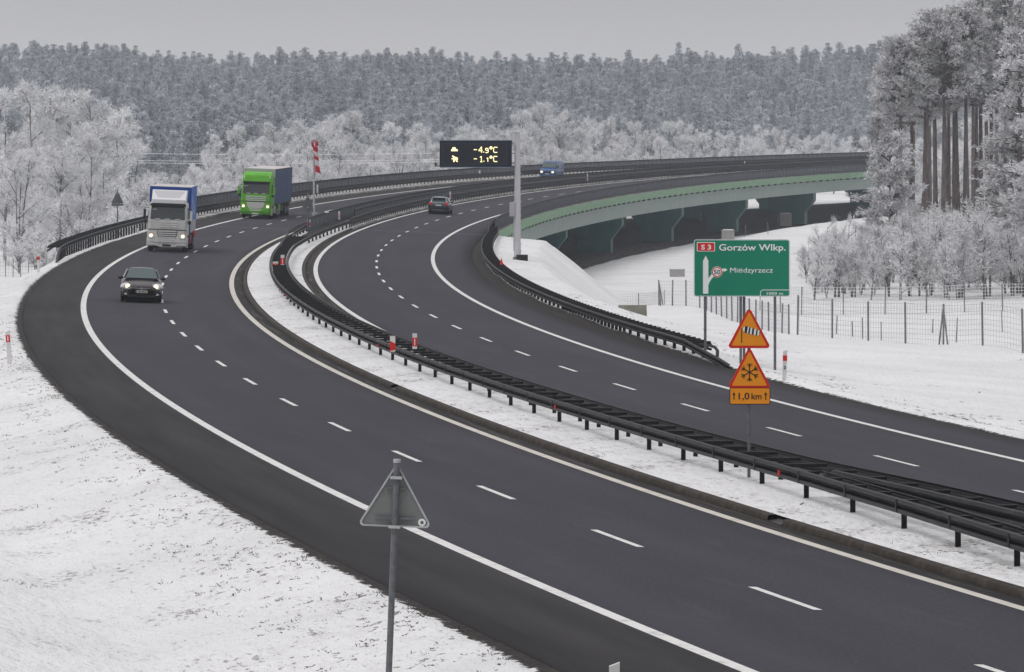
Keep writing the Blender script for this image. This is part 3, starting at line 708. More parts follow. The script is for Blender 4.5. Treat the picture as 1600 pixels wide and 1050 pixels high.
for i, (px, yo, topv) in enumerate(((1102, .05, 374), (1157.5, .05, 374), (1163.5, .45, 470), (1211, .05, 374))):
    x = (px-1158)*k_; m_ = MB(); m_.tube([(x, yo, -1.2), (x, yo, zt_-.1 if topv < 400 else zb_+.9)], .052, 10); m_.build('post', M_GALVD, gs, smooth_angle=50)
for z in (zt_-.35, (zt_+zb_)/2, zb_+.3): MB().box(((xl+xr)/2, .03, z), (xr-xl-.15, .05, .07)).build('crossbar', M_GALVD, gs)
# ---- amber warning signs in the median
s_y, o_y = 38.9, 7.72; q = P(s_y, o_y, MG-.05); Yy = float(q[1]); ky = Yy/F_PX
ys = empty('warning_sign', (at(1170.5, Yy), Yy, q[2])); tag(ys, 'orange windsock and snowflake warning triangles above a 1,0 km plate, in the median', 'road sign')
def yz(v): return H_CAM-(v-157)*ky-ys.location.z
def yx(u): return (u-1170.5)*ky
MB().tube([(0, .06, -.5), (0, .06, yz(490))], .036, 10).build('post', M_GALVD, ys, smooth_angle=50)
def tri(x0, x1, zb, zt): return [(x0, zb), (x1, zb), ((x0+x1)/2, zt)]
def warn(v0, v1, u0, u1, name):
    pl = MB().poly(rounded(tri(yx(u0), yx(u1), yz(v1), yz(v0)-.0), .055), 0, .03).build(name, M_RED, ys)
    xm = (yx(u0)+yx(u1))/2; ins = .052
    plate(pl, rounded(tri(yx(u0)+ins*1.75, yx(u1)-ins*1.75, yz(v1)+ins, yz(v0)-ins*1.95), .02), 0, M_ORANGE, 'amber_face')
    return pl
t1 = warn(479, 544, 1136, 1205, 'windsock_triangle'); t2 = warn(541, 606.5, 1136.5, 1205.5, 'snow_triangle')
Z = lambda u, v: (yx(1050+u/3.182), yz(350+v/3.182))
multi(t1, [stroke(Z(346.5, 591), Z(346.5, 518), .018)], -.004, M_BLACK, 'mast')
def lerp(a, b, t): return (a[0]+(b[0]-a[0])*t, a[1]+(b[1]-a[1])*t)
A0, A1, B0, B1 = Z(352, 521), Z(367, 506), Z(433, 552), Z(440, 530)
top = [Z(350, 519), Z(366, 507), Z(384, 512), Z(400, 517), Z(420, 524), Z(437, 530)]; bot = [Z(350, 523), Z(362, 540), Z(378, 546), Z(396, 549), Z(416, 553), Z(433, 555)]
multi(t1, [top+bot[::-1]], -.004, M_BLACK, 'sock')
def rib(i, t0, t1):
    a = lerp(top[i], top[i+1], t0); b = lerp(top[i], top[i+1], t1); c = lerp(bot[i], bot[i+1], t1); d = lerp(bot[i], bot[i+1], t0); return [d, c, b, a]
multi(t1, [rib(0, .15, .85), rib(1, .62, .98), rib(2, .45, .98), rib(3, .45, .98), rib(4, .4, .9)], -.009, M_WHITE, 'sock_stripes')
fl = []; cx, cz = Z(385.5, 737); rr = 46/3.182*ky
for k in range(3):
    a = math.pi/2+k*math.pi/3; d = (math.cos(a)*rr, math.sin(a)*rr); fl.append(stroke((cx-d[0], cz-d[1]), (cx+d[0], cz+d[1]), .022))
for k in range(6):
    a = math.pi/2+k*math.pi/3; p0 = (cx+math.cos(a)*rr*.62, cz+math.sin(a)*rr*.62)
    for sgn in (-1, 1):
        p1 = (cx+math.cos(a+sgn*.30)*rr*.95, cz+math.sin(a+sgn*.30)*rr*.95); fl.append(stroke(p0, p1, .018))
multi(t2, fl, -.004, M_BLACK, 'snowflake')
pl = MB().poly(rounded(rect(yx(1140), yz(632), yx(1203.5), yz(605.5)), .03), 0, .03).build('distance_plate', M_BLACK, ys)
plate(pl, rounded(rect(yx(1141.2), yz(630.8), yx(1202.3), yz(606.7)), .02), 0, M_ORANGE, 'amber_face')
text_obj('1,0', Z(331, 871)[0], Z(331, 871)[1], 34/3.182*ky, M_BLACK, pl, -.008, 54/3.182*ky, .012)
text_obj('km', Z(395, 871)[0], Z(395, 871)[1], 32/3.182*ky, M_BLACK, pl, -.008, 50/3.182*ky, .012)
ar = []
for u in (308, 466):
    ar.append(stroke(Z(u, 874), Z(u, 842), .022)); ar.append([Z(u-8, 850), Z(u+8, 850), Z(u, 835)])
multi(pl, ar, -.004, M_BLACK, 'arrows')
# ---- sign seen from behind in the foreground
def back_sign(name, label, x, y, z0, kx, apex, base, half, post_top=None, lean=0., plate_h=0, group=None, dot=False, yawz=0., pr_=.045, m=None):
    """apex/base: heights above z0"""
    r = empty(name, (x, y, z0), (0, lean, yawz)); tag(r, label, 'road sign', group); m = m or M_BACK
    MB().tube([(0, -.06, -1.0), (0, -.06, apex+.03)], pr_, 12).build('post', M_GALVD, r, smooth_angle=50)
    MB().tube([(0, -.06, apex+.0), (0, -.06, apex+.045)], pr_*1.12, 12).build('post_cap', M_GALV, r, smooth_angle=50)
    t = MB(); out = rounded(tri(-half, half, base, apex), .05); t.poly(out, 0, .012)
    tp = t.build('sign_plate', m, r)
    e = MB(); inn = rounded(tri(-half+.022*1.75, half-.022*1.75, base+.022, apex-.022*2), .036); n = min(len(out), len(inn))
    e.add([(a, -.018, b) for a, b in out]+[(a, -.018, b) for a, b in inn]+[(a, 0, b) for a, b in out]+[(a, 0, b) for a, b in inn],
          [(i, (i+1) % n, (i+1) % n+n, i+n) for i in range(n)]+[(i+2*n, (i+1) % n+2*n, (i+1) % n, i) for i in range(n)]+[(i+n, (i+1) % n+n, (i+1) % n+3*n, i+3*n) for i in range(n)])
    e.build('folded_rim', M_GALV if dot else m, tp)
    for f, hw in ((.60, .42*half*.62), (.14, .52*half)):
        zc = base+(apex-base)*f; MB().box((0, -.03, zc), (2*hw, .035, .028)).build('bracket', M_GALVD, r)
    for f in (.77, .01): MB().box((0, -.105, base+(apex-base)*f), (.15, .04, .035), ch=.01).build('clamp', M_GALV, r)
    if dot:
        d = plate(tp, disc(half*.72, base+.07, .048), -.004, M_WHITE, 'sticker'); plate(d, disc(half*.72, base+.07, .022), -.009, M_GALVD, 'sticker_mark')
    if plate_h: MB().poly(rounded(rect(-half*.95, base-.02-plate_h, half*.95, base-.02), .03), 0, .012).build('lower_plate', m, r)
    return r
Yb = 60.5; kb = Yb/F_PX; zb0 = float(hworld(at(607, Yb), Yb))
back_sign('road_sign_back', 'grey back of a triangular sign on a leaning steel post, large in the foreground', at(606.5, Yb), Yb, zb0, kb,
          H_CAM-(722-157)*kb-zb0, H_CAM-(823-157)*kb-zb0, 59*kb, lean=R(2.2), dot=True, pr_=.041)
Yb = 328.; kb = Yb/F_PX; zb0 = float(hworld(at(183, Yb), Yb))
back_sign('road_sign_back', 'dark triangular sign back standing beyond the left guardrail, left of the silver truck', at(183.5, Yb), Yb, zb0, kb,
          H_CAM-(297-157)*kb-zb0, H_CAM-(318-157)*kb-zb0, 9.8*kb, plate_h=.14, yawz=.1, pr_=.04, m=M_GALVD)
q = P(274, 7.3, .1); Yb = float(q[1]); kb = Yb/F_PX
back_sign('road_sign_back', 'triangular sign back with a lower plate, in the median just left of the windsock mast', at(481, Yb), Yb, q[2], kb,
          H_CAM-(303.5-157)*kb-q[2], H_CAM-(324-157)*kb-q[2], 9*kb, plate_h=.30, pr_=.035, m=M_GALVD)
# ---- little marker post with a white top
q = P(300, 7.45, -.1); mp_ = empty('marker_post', (at(510.5, float(q[1])), float(q[1]), q[2])); tag(mp_, 'thin post with a small white top plate between the two bridge rails', 'marker post')
kq = float(q[1])/F_PX; zt2 = H_CAM-(331-157)*kq-q[2]
MB().tube([(0, 0, -.3), (0, 0, zt2)], .03, 8).build('post', M_GALVD, mp_); MB().box((0, -.03, zt2), (.30, .05, .13), ch=.02).build('top_plate', M_WHITE, mp_)
# ---- windsock
q = P(294, 7.0, 0); Yw = float(q[1]); kw = Yw/F_PX; ws = empty('windsock', (at(490.5, Yw), Yw, q[2])); tag(ws, 'red and white windsock hanging from a tall grey mast in the median', 'windsock')
wz = lambda v: H_CAM-(v-157)*kw-q[2]; wx = lambda u: (u-490.5)*kw
MB().tube([(0, 0, -.3), (0, 0, 2.0), (0, 0, wz(219))], [.10, .085, .055], 10).build('mast', M_GALV, ws, smooth_angle=50)
MB().tube([(0, 0, -.4), (0, 0, .18), (0, 0, .55)], [.32, .26, .11], 10).build('mast_foot', M_GALVD, ws, smooth_angle=50)
M_SOCKR = mat('faded_red_cloth', (.42, .02, .035), .8); M_SOCKW = mat('white_cloth', (.55, .52, .52), .8)
hp = MB(); ring = [(wx(492)+.24*math.cos(t), -.10+.0*t, wz(225)+.30*math.sin(t)) for t in np.linspace(0, 2*math.pi, 21)]
hp.tube(ring, .035, 6, cap=False); hp.build('hoop', M_SOCKR, ws, smooth_angle=50)
MB().tube([(0, 0, wz(225)), (wx(492), -.1, wz(225))], .03, 6).build('hoop_arm', M_GALVD, ws)
MB().tube([(wx(492), -.12, wz(229)), (wx(492), -.12, wz(222))], .03, 6).build('vane', M_WHITE, ws)
MB().tube([(wx(492), -.02, wz(225)), (wx(492), -.0, wz(225.2))], .23, 14).build('mouth', M_SOCKR, ws)
cen = [(492.5, 229, 4.3), (493.5, 237, 3.6), (494.3, 244, 3.3), (495, 250, 3.5), (495.6, 259, 3.5), (497, 270, 4.6)]
for i in range(len(cen)-1):
    a, b = cen[i], cen[i+1]; m_ = MB(); secs = []
    for u, v, h in (a, b): secs.append([(wx(u)+h*kw*math.cos(t), -.1+.6*h*kw*math.sin(t), wz(v)-(0.08*math.cos(t))) for t in np.linspace(0, 2*math.pi, 13)[:-1]])
    m_.loft(secs); m_.build('sock_band', M_SOCKR if i % 2 == 0 else M_SOCKW, ws, smooth_angle=60)
# ---- variable message sign
Yv = 306.0; kv = Yv/F_PX; vx = at(808.5, Yv); vz0 = float(hworld(vx, Yv))
vms = empty('message_sign', (vx, Yv, vz0)); tag(vms, 'electronic sign with glowing temperatures on a grey pole above the snowy bank', 'electronic sign')
X = lambda u: (u-808.5)*kv
Zv = lambda v: H_CAM-(v-157)*kv-vz0
M_POLE = worn('pale_grey_pole', (.50, .49, .51), (.42, .42, .44), 1.5, .4, .7, .5)
MB().tube([(0, 0, -.3), (0, 0, 1.0), (0, 0, Zv(208))], [.24, .215, .175], 16).build('pole', M_POLE, vms, smooth_angle=50)
MB().tube([(0, 0, Zv(208)), (0, 0, Zv(206.5))], [.2, .19], 16).build('pole_cap', M_GALV, vms, smooth_angle=50)
MB().tube([(0, 0, -1.0), (0, 0, Zv(407)), (0, 0, Zv(401))], [.42, .36, .24], 16).build('pole_foot', M_GALVD, vms, smooth_angle=50)
MB().box((.30, .1, Zv(409)), (.75, .8, .9)).build('foundation', M_STEELB, vms)
M_VBOX = mat('dark_blue_black_housing', (.008, .012, .022), .35); M_VEDGE = mat('blue_grey_edge', (.16, .21, .27), .4)
M_LED = mat('lit_amber_pixels', (.9, .8, .45), .5, emit=(1.0, .86, .42), estr=1.15)
bx = MB().box(((X(687)+X(799.8))/2, -.05, (Zv(219.8)+Zv(261))/2), (X(799.8)-X(687), .42, Zv(219.8)-Zv(261)), ch=.0).build('housing', M_VBOX, vms)
MB().box(((X(687)+X(799.8))/2, -.05, Zv(219.3)), (X(799.8)-X(687), .46, .05)).build('top_edge', M_VEDGE, bx)
MB().box(((X(687)+X(799.8))/2, -.05, Zv(261.3)), (X(799.8)-X(687), .46, .05)).build('bottom_edge', M_VEDGE, bx)
V2 = lambda u, v: (X(680+u/10.667), Zv(200+v/10.667)); yf = -.262
plate(bx, [V2(115, 608), V2(1192, 608), V2(1192, 256), V2(115, 256)], yf, mat('screen_rim', (.03, .045, .06), .4), 'screen_rim')
plate(bx, [V2(126, 597), V2(1181, 597), V2(1181, 267), V2(126, 267)], yf-.005, mat('dark_screen', (.012, .016, .024), .3), 'screen')
def seg(pts, w=.052): return [stroke(V2(*a), V2(*b), w) for a, b in zip(pts[:-1], pts[1:])]
L_ = seg([(642, 360), (697, 360)])+seg([(775, 310), (724, 378), (790, 378)])+seg([(773, 312), (773, 412)])+seg([(800, 400), (818, 400)])
L_ += seg([(885, 372), (845, 372), (838, 340), (880, 338), (885, 400), (870, 410), (838, 408)])+[disc(*V2(930, 330), .10, 12)]
cc = lambda d: seg([(1038, 322+d), (985, 318+d), (974, 335+d), (974, 390+d), (985, 406+d), (1036, 406+d)])
L_ += cc(0)+cc(152)+seg([(642, 513), (697, 513)])+seg([(745, 490), (770, 470), (770, 562)])+seg([(750, 562), (788, 562)])+seg([(805, 552), (822, 552)])
L_ += seg([(858, 510), (878, 495), (878, 562)])+[disc(*V2(930, 485), .10, 12)]
L_ += [[V2(265, 385), V2(378, 385), V2(372, 355), V2(345, 345), V2(335, 320), V2(295, 318), V2(283, 345), V2(268, 360)]]
L_ += seg([(285, 462), (330, 490), (372, 500)], .08)+seg([(275, 512), (330, 502), (378, 520)], .08)+seg([(330, 500), (310, 530), (318, 565)], .09)+seg([(335, 510), (352, 540), (375, 562)], .08)
multi(bx, L_, yf-.010, M_LED, 'lit_display')
for v in (224, 255): MB().box((X(802), .0, Zv(v)), (.42, .16, .14)).build('arm', M_GALV, vms)
MB().box((X(800.4), .0, Zv(327)), (.36, .42, Zv(316)-Zv(338)), ch=.02).build('control_cabinet', worn('cabinet_grey', (.38, .38, .40), (.33, .33, .35), 2, .4, .7), vms)
MB().tube([(X(803), 0, Zv(338)), (X(803), 0, Zv(392))], .035, 8).build('cable_duct', M_GALV, vms)
an = MB(); za, zc_ = Zv(198), Zv(202.5)
an.tube([(X(787), 0, zc_), (X(807), 0, zc_)], .022, 6); an.tube([(X(797), 0, zc_), (X(797), 0, Zv(207)), (X(807), 0, Zv(207))], .022, 6)
for u in (787, 797, 807): an.tube([(X(u), 0, Zv(199.5)), (X(u), 0, zc_)], .02, 6)
an.build('antenna', M_GALV, vms)
st = MB()
for v in range(238, 395, 11): st.box((.23, -.05, Zv(v)), (.12, .05, .05))
st.build('climbing_rungs', M_GALV, vms)
MB().box((X(681), -.05, Zv(257.5)), (.10, .10, .22)).build('sensor', M_STEELB, vms); MB().box((X(684), -.05, Zv(259.5)), (.4, .05, .05)).build('sensor_arm', M_STEELB, vms)
# ---- delineator posts
def delineator(label, x, y, z, h=1.0, lean=0., red='band', group='white and red roadside marker posts', digit=None, wid=.13):
    r = empty('delineator_post', (x, y, z), (0, lean, 0)); tag(r, label, 'delineator post', group)
    p_ = MB(); p_.add([(-wid/2, -.05, -.4), (wid/2, -.05, -.4), (wid/2, .05, -.4), (-wid/2, .05, -.4), (-wid/2, -.05, h-.05), (wid/2, -.05, h), (wid/2, .05, h), (-wid/2, .05, h-.05)],
                      [(3, 2, 1, 0), (4, 5, 6, 7), (0, 1, 5, 4), (1, 2, 6, 5), (2, 3, 7, 6), (3, 0, 4, 7)]); p_.build('post', mat_dw, r)
    if red == 'band':
        MB().box((0, 0, h-.27), (wid+.008, .108, .18)).build('red_band', M_RED, r)
    elif red == 'bars':
        MB().box((0, -.052, h-.26), (wid+.004, .012, .22)).build('red_band', M_RED, r); MB().box((0, -.060, h-.26), (.03, .01, .16)).build('reflector', M_WHITE, r)
    if digit: text_obj(digit, 0, h-.62, .11, M_BLACK, r, -.058, None, .02, centre=True)
    return r
mat_dw = worn('white_plastic', (.66, .66, .65), (.54, .54, .53), 4, .5, .7, .5)
def dl(label, s, o, px=None, h=1.0, red='band', digit=None, lean=0., dz=0):
    q = P(s, o); x, y = float(q[0]), float(q[1])
    if px is not None: x = at(px, y)
    return delineator(label, x, y, float(hworld(x, y))+dz, h, lean, red, digit=digit)
dl('white roadside post with two red stripes on the snowy left verge near the picture edge', 91.9, -5.36, 15, 1.06, 'bars', lean=-.06)
dl('small white and red roadside post near the start of the left guardrail', 192, -5.6, 60, 1.02, 'band')
dl('white roadside post with red band and a number 2 right of the green sign', 91.8, 20.1, 1225.5, 1.0, 'band', '2', .03)
dl('white roadside post whose top just shows at the bottom edge of the picture', -.5, -4.9, 960, .56, 'none')
def bar_reflector(label, s, o, z, h=.5, px=None, style=0, w_=.14):
    q = P(s, o, z); x = float(q[0]) if px is None else at(px, float(q[1]))
    r = empty('barrier_reflector', (x, q[1], q[2])); tag(r, label, 'barrier reflector', 'red and white reflector plates on the guardrails')
    MB().box((0, 0, h/2), (w_, .03, h), ch=.0).build('plate', mat_dw, r)
    if style == 0: MB().poly([(-w_/2-.002, 0.02), (w_/2+.002, .06), (w_/2+.002, h*.52), (-w_/2-.002, h*.68)], -.022, -.015).build('red_stripe', M_RED, r)
    elif style == 1: MB().box((0, -.018, h*.45), (w_+.004, .012, h*.55)).build('red_stripe', M_RED, r); MB().box((0, -.026, h*.45), (.03, .01, h*.42)).build('reflector', M_WHITE, r)
    elif style == 2: MB().box((0, -.018, h*.42), (.05, .012, h*.5)).build('red_stripe', M_RED, r)
bar_reflector('white plate with a red slash on the near side of the median guardrail', 90.5, 7.3, .74, .50, 613.5, 0, .17)
bar_reflector('white plate with a red bar on the far side of the median guardrail', 92.2, 7.95, .74, .50, 648, 1, .15)
bar_reflector('red plate on the left side of the distant bend of the median guardrail', 194, 7.0, .52, .36, 430.5, 1, .30)
bar_reflector('white and red plate on the right side of the distant bend of the median guardrail', 194, 7.95, .62, .60, 441.5, 1, .20)
bar_reflector('white and red reflector at the foot of the windsock mast', 285, 6.3, .66, .52, 482.5, 0, .26)
bar_reflector('faded white and red reflector on the rail right of the little marker post', 307, 8.9, .62, .62, 530, 2, .14)
bar_reflector('small white and red reflector on the bridge rail above the hatchback', 384.5, 8.95, .6, .70, 703.5, 2, .14)
bar_reflector('tiny white reflector on the bridge rail right of the blue van', 484, 8.95, .6, .75, 918, 2, .14)
bar_reflector('tiny pale reflector on the far bridge rail near the pines', 588, 8.95, .6, .8, 1163.5, 2, .15)
bar_reflector('white reflector on the left railing beside the windsock mast', 395, -5.2, .55, .8, 496, 3, .15)
bar_reflector('small white reflector on the left bridge railing under the electronic sign', 492, -5.2, .9, .35, 749.5, 3, .2)
bar_reflector('white reflector plate under the left guardrail beside the silver truck', 272, -5.0, .10, .35, 215.5, 3, .17)
q = P(213.4, 20.75); cn_ = empty('red_marker', (at(783.5, float(q[1])), q[1], float(q[2])+.45)); tag(cn_, 'small red marker standing on the right guardrail below the message sign pole', 'red marker')
MB().tube([(0, 0, 0), (0, 0, .12), (0, 0, .34), (0, 0, .42)], [.13, .11, .05, .04], 8).build('cone', M_RED, cn_); MB().tube([(0, 0, .42), (0, 0, .5)], .04, 8).build('tip', M_WHITE, cn_)
# ---- concrete boxes and the culvert head
def con_box(label, pxl, pxr, vt, vb, z=None, Yd=None, dep=1.2, lid=False):
    Yd = Yd or (H_CAM-z)*F_PX/(vb-157); k = Yd/F_PX
    zb = H_CAM-(vb-157)*k; w_ = (pxr-pxl)*k; h = (vb-vt)*k
    r = empty('concrete_box', (at((pxl+pxr)/2, Yd), Yd, zb)); tag(r, label, 'concrete box')
    MB().box((0, dep/2, h/2-.3), (w_, dep, h+.6), ch=.04).build('body', M_CONC, r)
    MB().box((0, dep/2, h+.04), (w_*1.04, dep*1.04, .10), ch=.03).build('slab', M_CONC, r)
    MB().box((.02*w_, dep/2, h+.12), (w_*.8, dep*.8, .10), ch=.04).build('snow_cap', mat('fresh_snow', SNOW, .7), r)
    return r
con_box('low wide concrete box on the snow left of the green sign', 1047, 1070, 422.5, 431, VAL+.1)
con_box('concrete box standing on the snow directly above the green sign', 1128, 1147.5, 361, 379, VAL+.1, dep=1.6)
con_box('farthest concrete box, in front of a dark green bridge pier', 1218.5, 1237, 335, 352, VAL+.1, dep=1.6)
Yc = 252.; kc = Yc/F_PX; zc0 = H_CAM-(505-157)*kc; cv = empty('culvert_head', (at(988, Yc), Yc, zc0)); tag(cv, 'low concrete culvert head with dark stones before it, behind the right guardrail', 'culvert')
hw = 23*kc; ht = 28*kc
MB().poly([(-hw*1.02, -.5), (hw*1.03, -.5), (hw*.97, ht), (-hw*.93, ht)], 0, .5).build('headwall', worn('mossy_concrete', (.20, .20, .16), (.28, .27, .24), 1.6, .4, .65, .85, None, .4), cv)
for i in range(26):
    m_ = MB(); rr = .10+.12*rnd.random(); cx_, cy_ = -.35*hw+rnd.random()*1.5*hw, -.15-.7*rnd.random()
    pts = []
    for a in range(3):
        for b in range(6):
            th_ = math.pi*(a+.5)/3; ph = 2*math.pi*b/6; f = rr*(.75+.5*rnd.random()); pts.append((f*math.sin(th_)*math.cos(ph), f*math.sin(th_)*math.sin(ph), f*math.cos(th_)*.8))
    Fc = [(a*6+b, (a+1)*6+b, (a+1)*6+(b+1) % 6, a*6+(b+1) % 6) for a in range(2) for b in range(6)]+[tuple(range(6)), tuple(range(17, 11, -1))]
    m_.add(pts, Fc)
    o = m_.build('stone', worn('dark_wet_stone', (.045, .045, .045), (.12, .12, .115), 5, .45, .7, .8) if i == 0 else bpy.data.materials['dark_wet_stone'], cv); o.location = (cx_, cy_, .02+rr*.3+ .33*max(0, 1-abs(cx_-.2*hw)/hw)*(.3+rnd.random()))
# ================================================================== FENCES
M_WOOD = worn('weathered_fence_post', (.16, .155, .165), (.30, .295, .30), 3, .5, .72, .8)
M_WIRE = mat('frosted_wire', (.42, .42, .44), .6); M_FROSTWIRE = mat('thick_frosted_wire', (.80, .80, .82), .7)
def fence(label, pts, h, n_posts, nh, dv, wr, mw, name='wire_fence', braces=(), pr=.05, pxh=None):
    """pts: world (x, y) polyline"""
    L = [0]
    for a, b in zip(pts[:-1], pts[1:]): L.append(L[-1]+math.hypot(b[0]-a[0], b[1]-a[1]))
    f = lambda d: (np.interp(d, L, [q[0] for q in pts]), np.interp(d, L, [q[1] for q in pts]))
    x0, y0 = f(0); r = empty(name, (x0, y0, float(hworld(x0, y0)))); tag(r, label, 'fence'); o0 = np.array(r.location)
    pm = MB().tube([(0, 0, -.5), (0, 0, h)], pr, 6).mesh('post', M_WOOD)
    for i, d in enumerate(np.linspace(0, L[-1], n_posts)):
        x, y = f(d); z = float(hworld(x, y)); o = link(bpy.data.objects.new('post', pm), r); o.location = (x-o0[0], y-o0[1], z-o0[2]); o.rotation_euler = (rnd.uniform(-.02, .02), rnd.uniform(-.02, .02), 0)
        if i in braces:
            for sg in (-1, 1):
                x2, y2 = f(np.clip(d+sg*1.1, 0, L[-1])); x2 += .0; z2 = float(hworld(x2, y2))
                MB().tube([Vector((x, y, z+h*.92))-r.location, Vector((x2+.25*sg, y2, z2-.1))-r.location], pr*.8, 6).build('brace', M_WOOD, r)
    ds = np.linspace(0, L[-1], max(2, int(L[-1]/2.5))); V = []; T = []
    def ribbon(A, B, w_):
        A = np.array(A); B = np.array(B); d = B-A; d /= np.linalg.norm(d)+1e-9; u = np.cross(d, [0, 1, 0]); u /= np.linalg.norm(u)+1e-9; v2 = np.cross(d, u); b = len(V)
        for P_ in (A, B):
            for k in range(3): V.append(P_+w_*(u*math.cos(2.094*k)+v2*math.sin(2.094*k)))
        for k in range(3): T.append((b+k, b+(k+1) % 3, b+3+(k+1) % 3, b+3+k))
    G_ = [(f(d), float(hworld(*f(d)))) for d in ds]
    for j in range(nh):
        zz = .06+(h-.14)*j/(nh-1)
        for (a, za_), (b, zb2) in zip(G_[:-1], G_[1:]): ribbon((a[0], a[1], za_+zz), (b[0], b[1], zb2+zz), wr)
    for d in np.arange(0, L[-1], dv):
        x, y = f(d); z = float(np.interp(d, ds, [g[1] for g in G_])); ribbon((x, y, z+.06), (x, y, z+h-.08), wr)
    V = np.array(V)-o0; link(bpy.data.objects.new('mesh_panel', np_mesh('mesh_panel', V, T, mw)), r)
    return r
fence('wire fence on dark posts running across the snow below the bushes', [(28.0, 206), (24.0, 223), (19.5, 235), (14.9, 247)], 2.1, 11, 9, .30, .008, M_WIRE, braces=(2, 6), pr=.055)
fence('fence with closely spaced dark posts receding up the snow behind the green sign', [(14.6, 249.5), (12.9, 270), (11.6, 288), (9.2, 296)], 1.6, 19, 8, .34, .007, M_WIRE, pr=.05, braces=(18,))
fence('white frosted square-mesh fence in front of the frosted saplings', [(41.5, 372), (32, 368), (22.3, 366), (19.5, 372)], 2.2, 9, 9, .27, .022, M_FROSTWIRE, pr=.05)
fence('short wire fence at the foot of the snowy bank near the bridge', [(5.2, 365), (7.0, 364), (9.6, 366), (12.0, 372)], 1.6, 3, 9, .25, .012, M_WIRE, pr=.035)
fence('thin fence in the snowy field at the left edge of the picture', [(-50.5, 446), (-46.4, 444), (-43.8, 443)], 1.75, 10, 6, .3, .010, M_WIRE, pr=.04)
stk = MB().tube([(0, 0, -.4), (0, 0, 1.2)], .045, 6).mesh('field_stake', M_WOOD)
for i, (px, v, h) in enumerate([(1307, 522, 1.3), (1332, 526, 1.1), (1348, 530, 1.5), (1377, 532, 1.3), (1494, 535, 1.7), (1457, 520, 1.0), (1566, 518, 1.5), (1165, 372, 1.4), (1200, 372, 1.4)]):
    z = -6.0 if v > 400 else VAL+.1
    Yd = (H_CAM-z)*F_PX/(v-157)
    for _ in range(8):
        Yd = (H_CAM-float(hworld(at(px, Yd), Yd)))*F_PX/(v-157) if v > 400 else Yd
    o = link(bpy.data.objects.new('field_stake', stk)); o.location = (at(px, Yd), Yd, float(hworld(at(px, Yd), Yd))); o.scale.z = h/1.2; o.rotation_euler = (0, rnd.uniform(-.06, .06), 0)
    side = ['left of the braced fence post', 'right of the first field stake', 'second from the braced post', 'under the low bushes', 'beside the braced fence post at right', 'in the middle of the field', 'near the right picture edge', 'on the slope above the green sign', 'right of the box above the green sign'][i]
    tag(o, 'grey wooden stake in the snowy field, '+side, 'stake', 'wooden stakes in the snowy field')
# ================================================================== POWER LINE
pw = empty('power_line', (at(150, 640), 640, VAL)); tag(pw, 'frosted overhead wires strung between wooden poles in front of the far trees', 'power line')
def pz(v, Y): return H_CAM-(v-157)*Y/F_PX-VAL
poles = [(60, 640), (809.5, 640)]
for px, Y in poles:
    x = at(px, Y)-pw.location.x; MB().tube([(x, 0, -1), (x, 0, pz(236, Y))], [.16, .11], 8).build('pole', M_WOOD, pw); MB().box((x, 0, pz(240, Y)), (1.6, .12, .12)).build('crossarm', M_WOOD, pw)
for v0, v1, sag, yo in ((236, 236, 14, 0), (248, 246, 13, .7), (251, 249, 14, -.7)):
    xs = np.linspace(at(60, 640), at(809.5, 640), 40); t = np.linspace(0, 1, 40)
    MB().tube([(x-pw.location.x, yo, pz(v0+(v1-v0)*tt+sag*4*tt*(1-tt)*.4, 640)) for x, tt in zip(xs, t)], .028, 4).build('wire', M_FROSTWIRE, pw)
# ================================================================== VEHICLES  (local: front faces -y, z up, origin on the road under the front bumper)
M_TYRE = mat('tyre', (.012, .012, .013), .8); M_RIM = mat('alloy_rim', (.30, .30, .31), .35, .7)
M_GLASS = mat('dark_windscreen', (.018, .026, .030), .08, spec=.8); M_GLASSC = mat('reflective_car_glass', (.055, .085, .09), .12, spec=.7)
M_LAMP = mat('lit_headlamp', (1, .95, .8), .3, emit=(1.0, .84, .6), estr=1.1); M_LENS = mat('clear_lamp_lens', (.55, .55, .55), .15)
M_TAIL = mat('red_tail_lamp', (.35, .01, .015), .3, emit=(.7, .03, .05), estr=.25); M_CHR = mat('chrome_trim', (.62, .62, .64), .2, .9)
M_PLATE = mat('number_plate', (.62, .62, .58), .5); M_TRIM = mat('black_plastic_trim', (.012, .012, .014), .5); M_UNDER = mat('underbody', (.008, .008, .009), .9)
M_ORL = mat('amber_lens', (.7, .25, .03), .3)
def wheel(parent, x, y, r, w_, rim=M_RIM, sgn=1, rr=.62):
    m_ = MB(); n = 20; secs = []
    for dx, q in ((-w_/2, r*.9), (-w_/2+.03, r), (w_/2-.03, r), (w_/2, r*.9)): secs.append([(dx, q*math.cos(2*math.pi*k/n), q*math.sin(2*math.pi*k/n)) for k in range(n)])
    m_.loft(secs); o = m_.build('wheel', M_TYRE, parent, smooth_angle=40); o.location = (x, y, r)
    m_ = MB(); a = sgn*(w_/2+.006)
    m_.loft([[(a, r*rr*math.cos(2*math.pi*k/n), r*rr*math.sin(2*math.pi*k/n)) for k in range(n)], [(a-.06*sgn, r*rr*.55*math.cos(2*math.pi*k/n), r*rr*.55*math.sin(2*math.pi*k/n)) for k in range(n)]]); m_.build('rim', rim, o, smooth_angle=40)
    return o
def body_loft(mb, st):                 # (y, halfwidth, z_bottom, z_shoulder, z_top)
    secs = []
    for y, w_, zb, zs__, zt in st:
        h = [(0, zb), (w_-.16, zb), (w_-.03, zb+.10), (w_, zb+.26), (w_+.0, zs__-.14), (w_-.03, zs__-.03), (w_-.12, zs__+.3*(zt-zs__)), (w_*.55, zt-.01), (0, zt)]
        secs.append([(x, y, z) for x, z in h]+[(-x, y, z) for x, z in h[-2:0:-1]])
    mb.loft(secs)
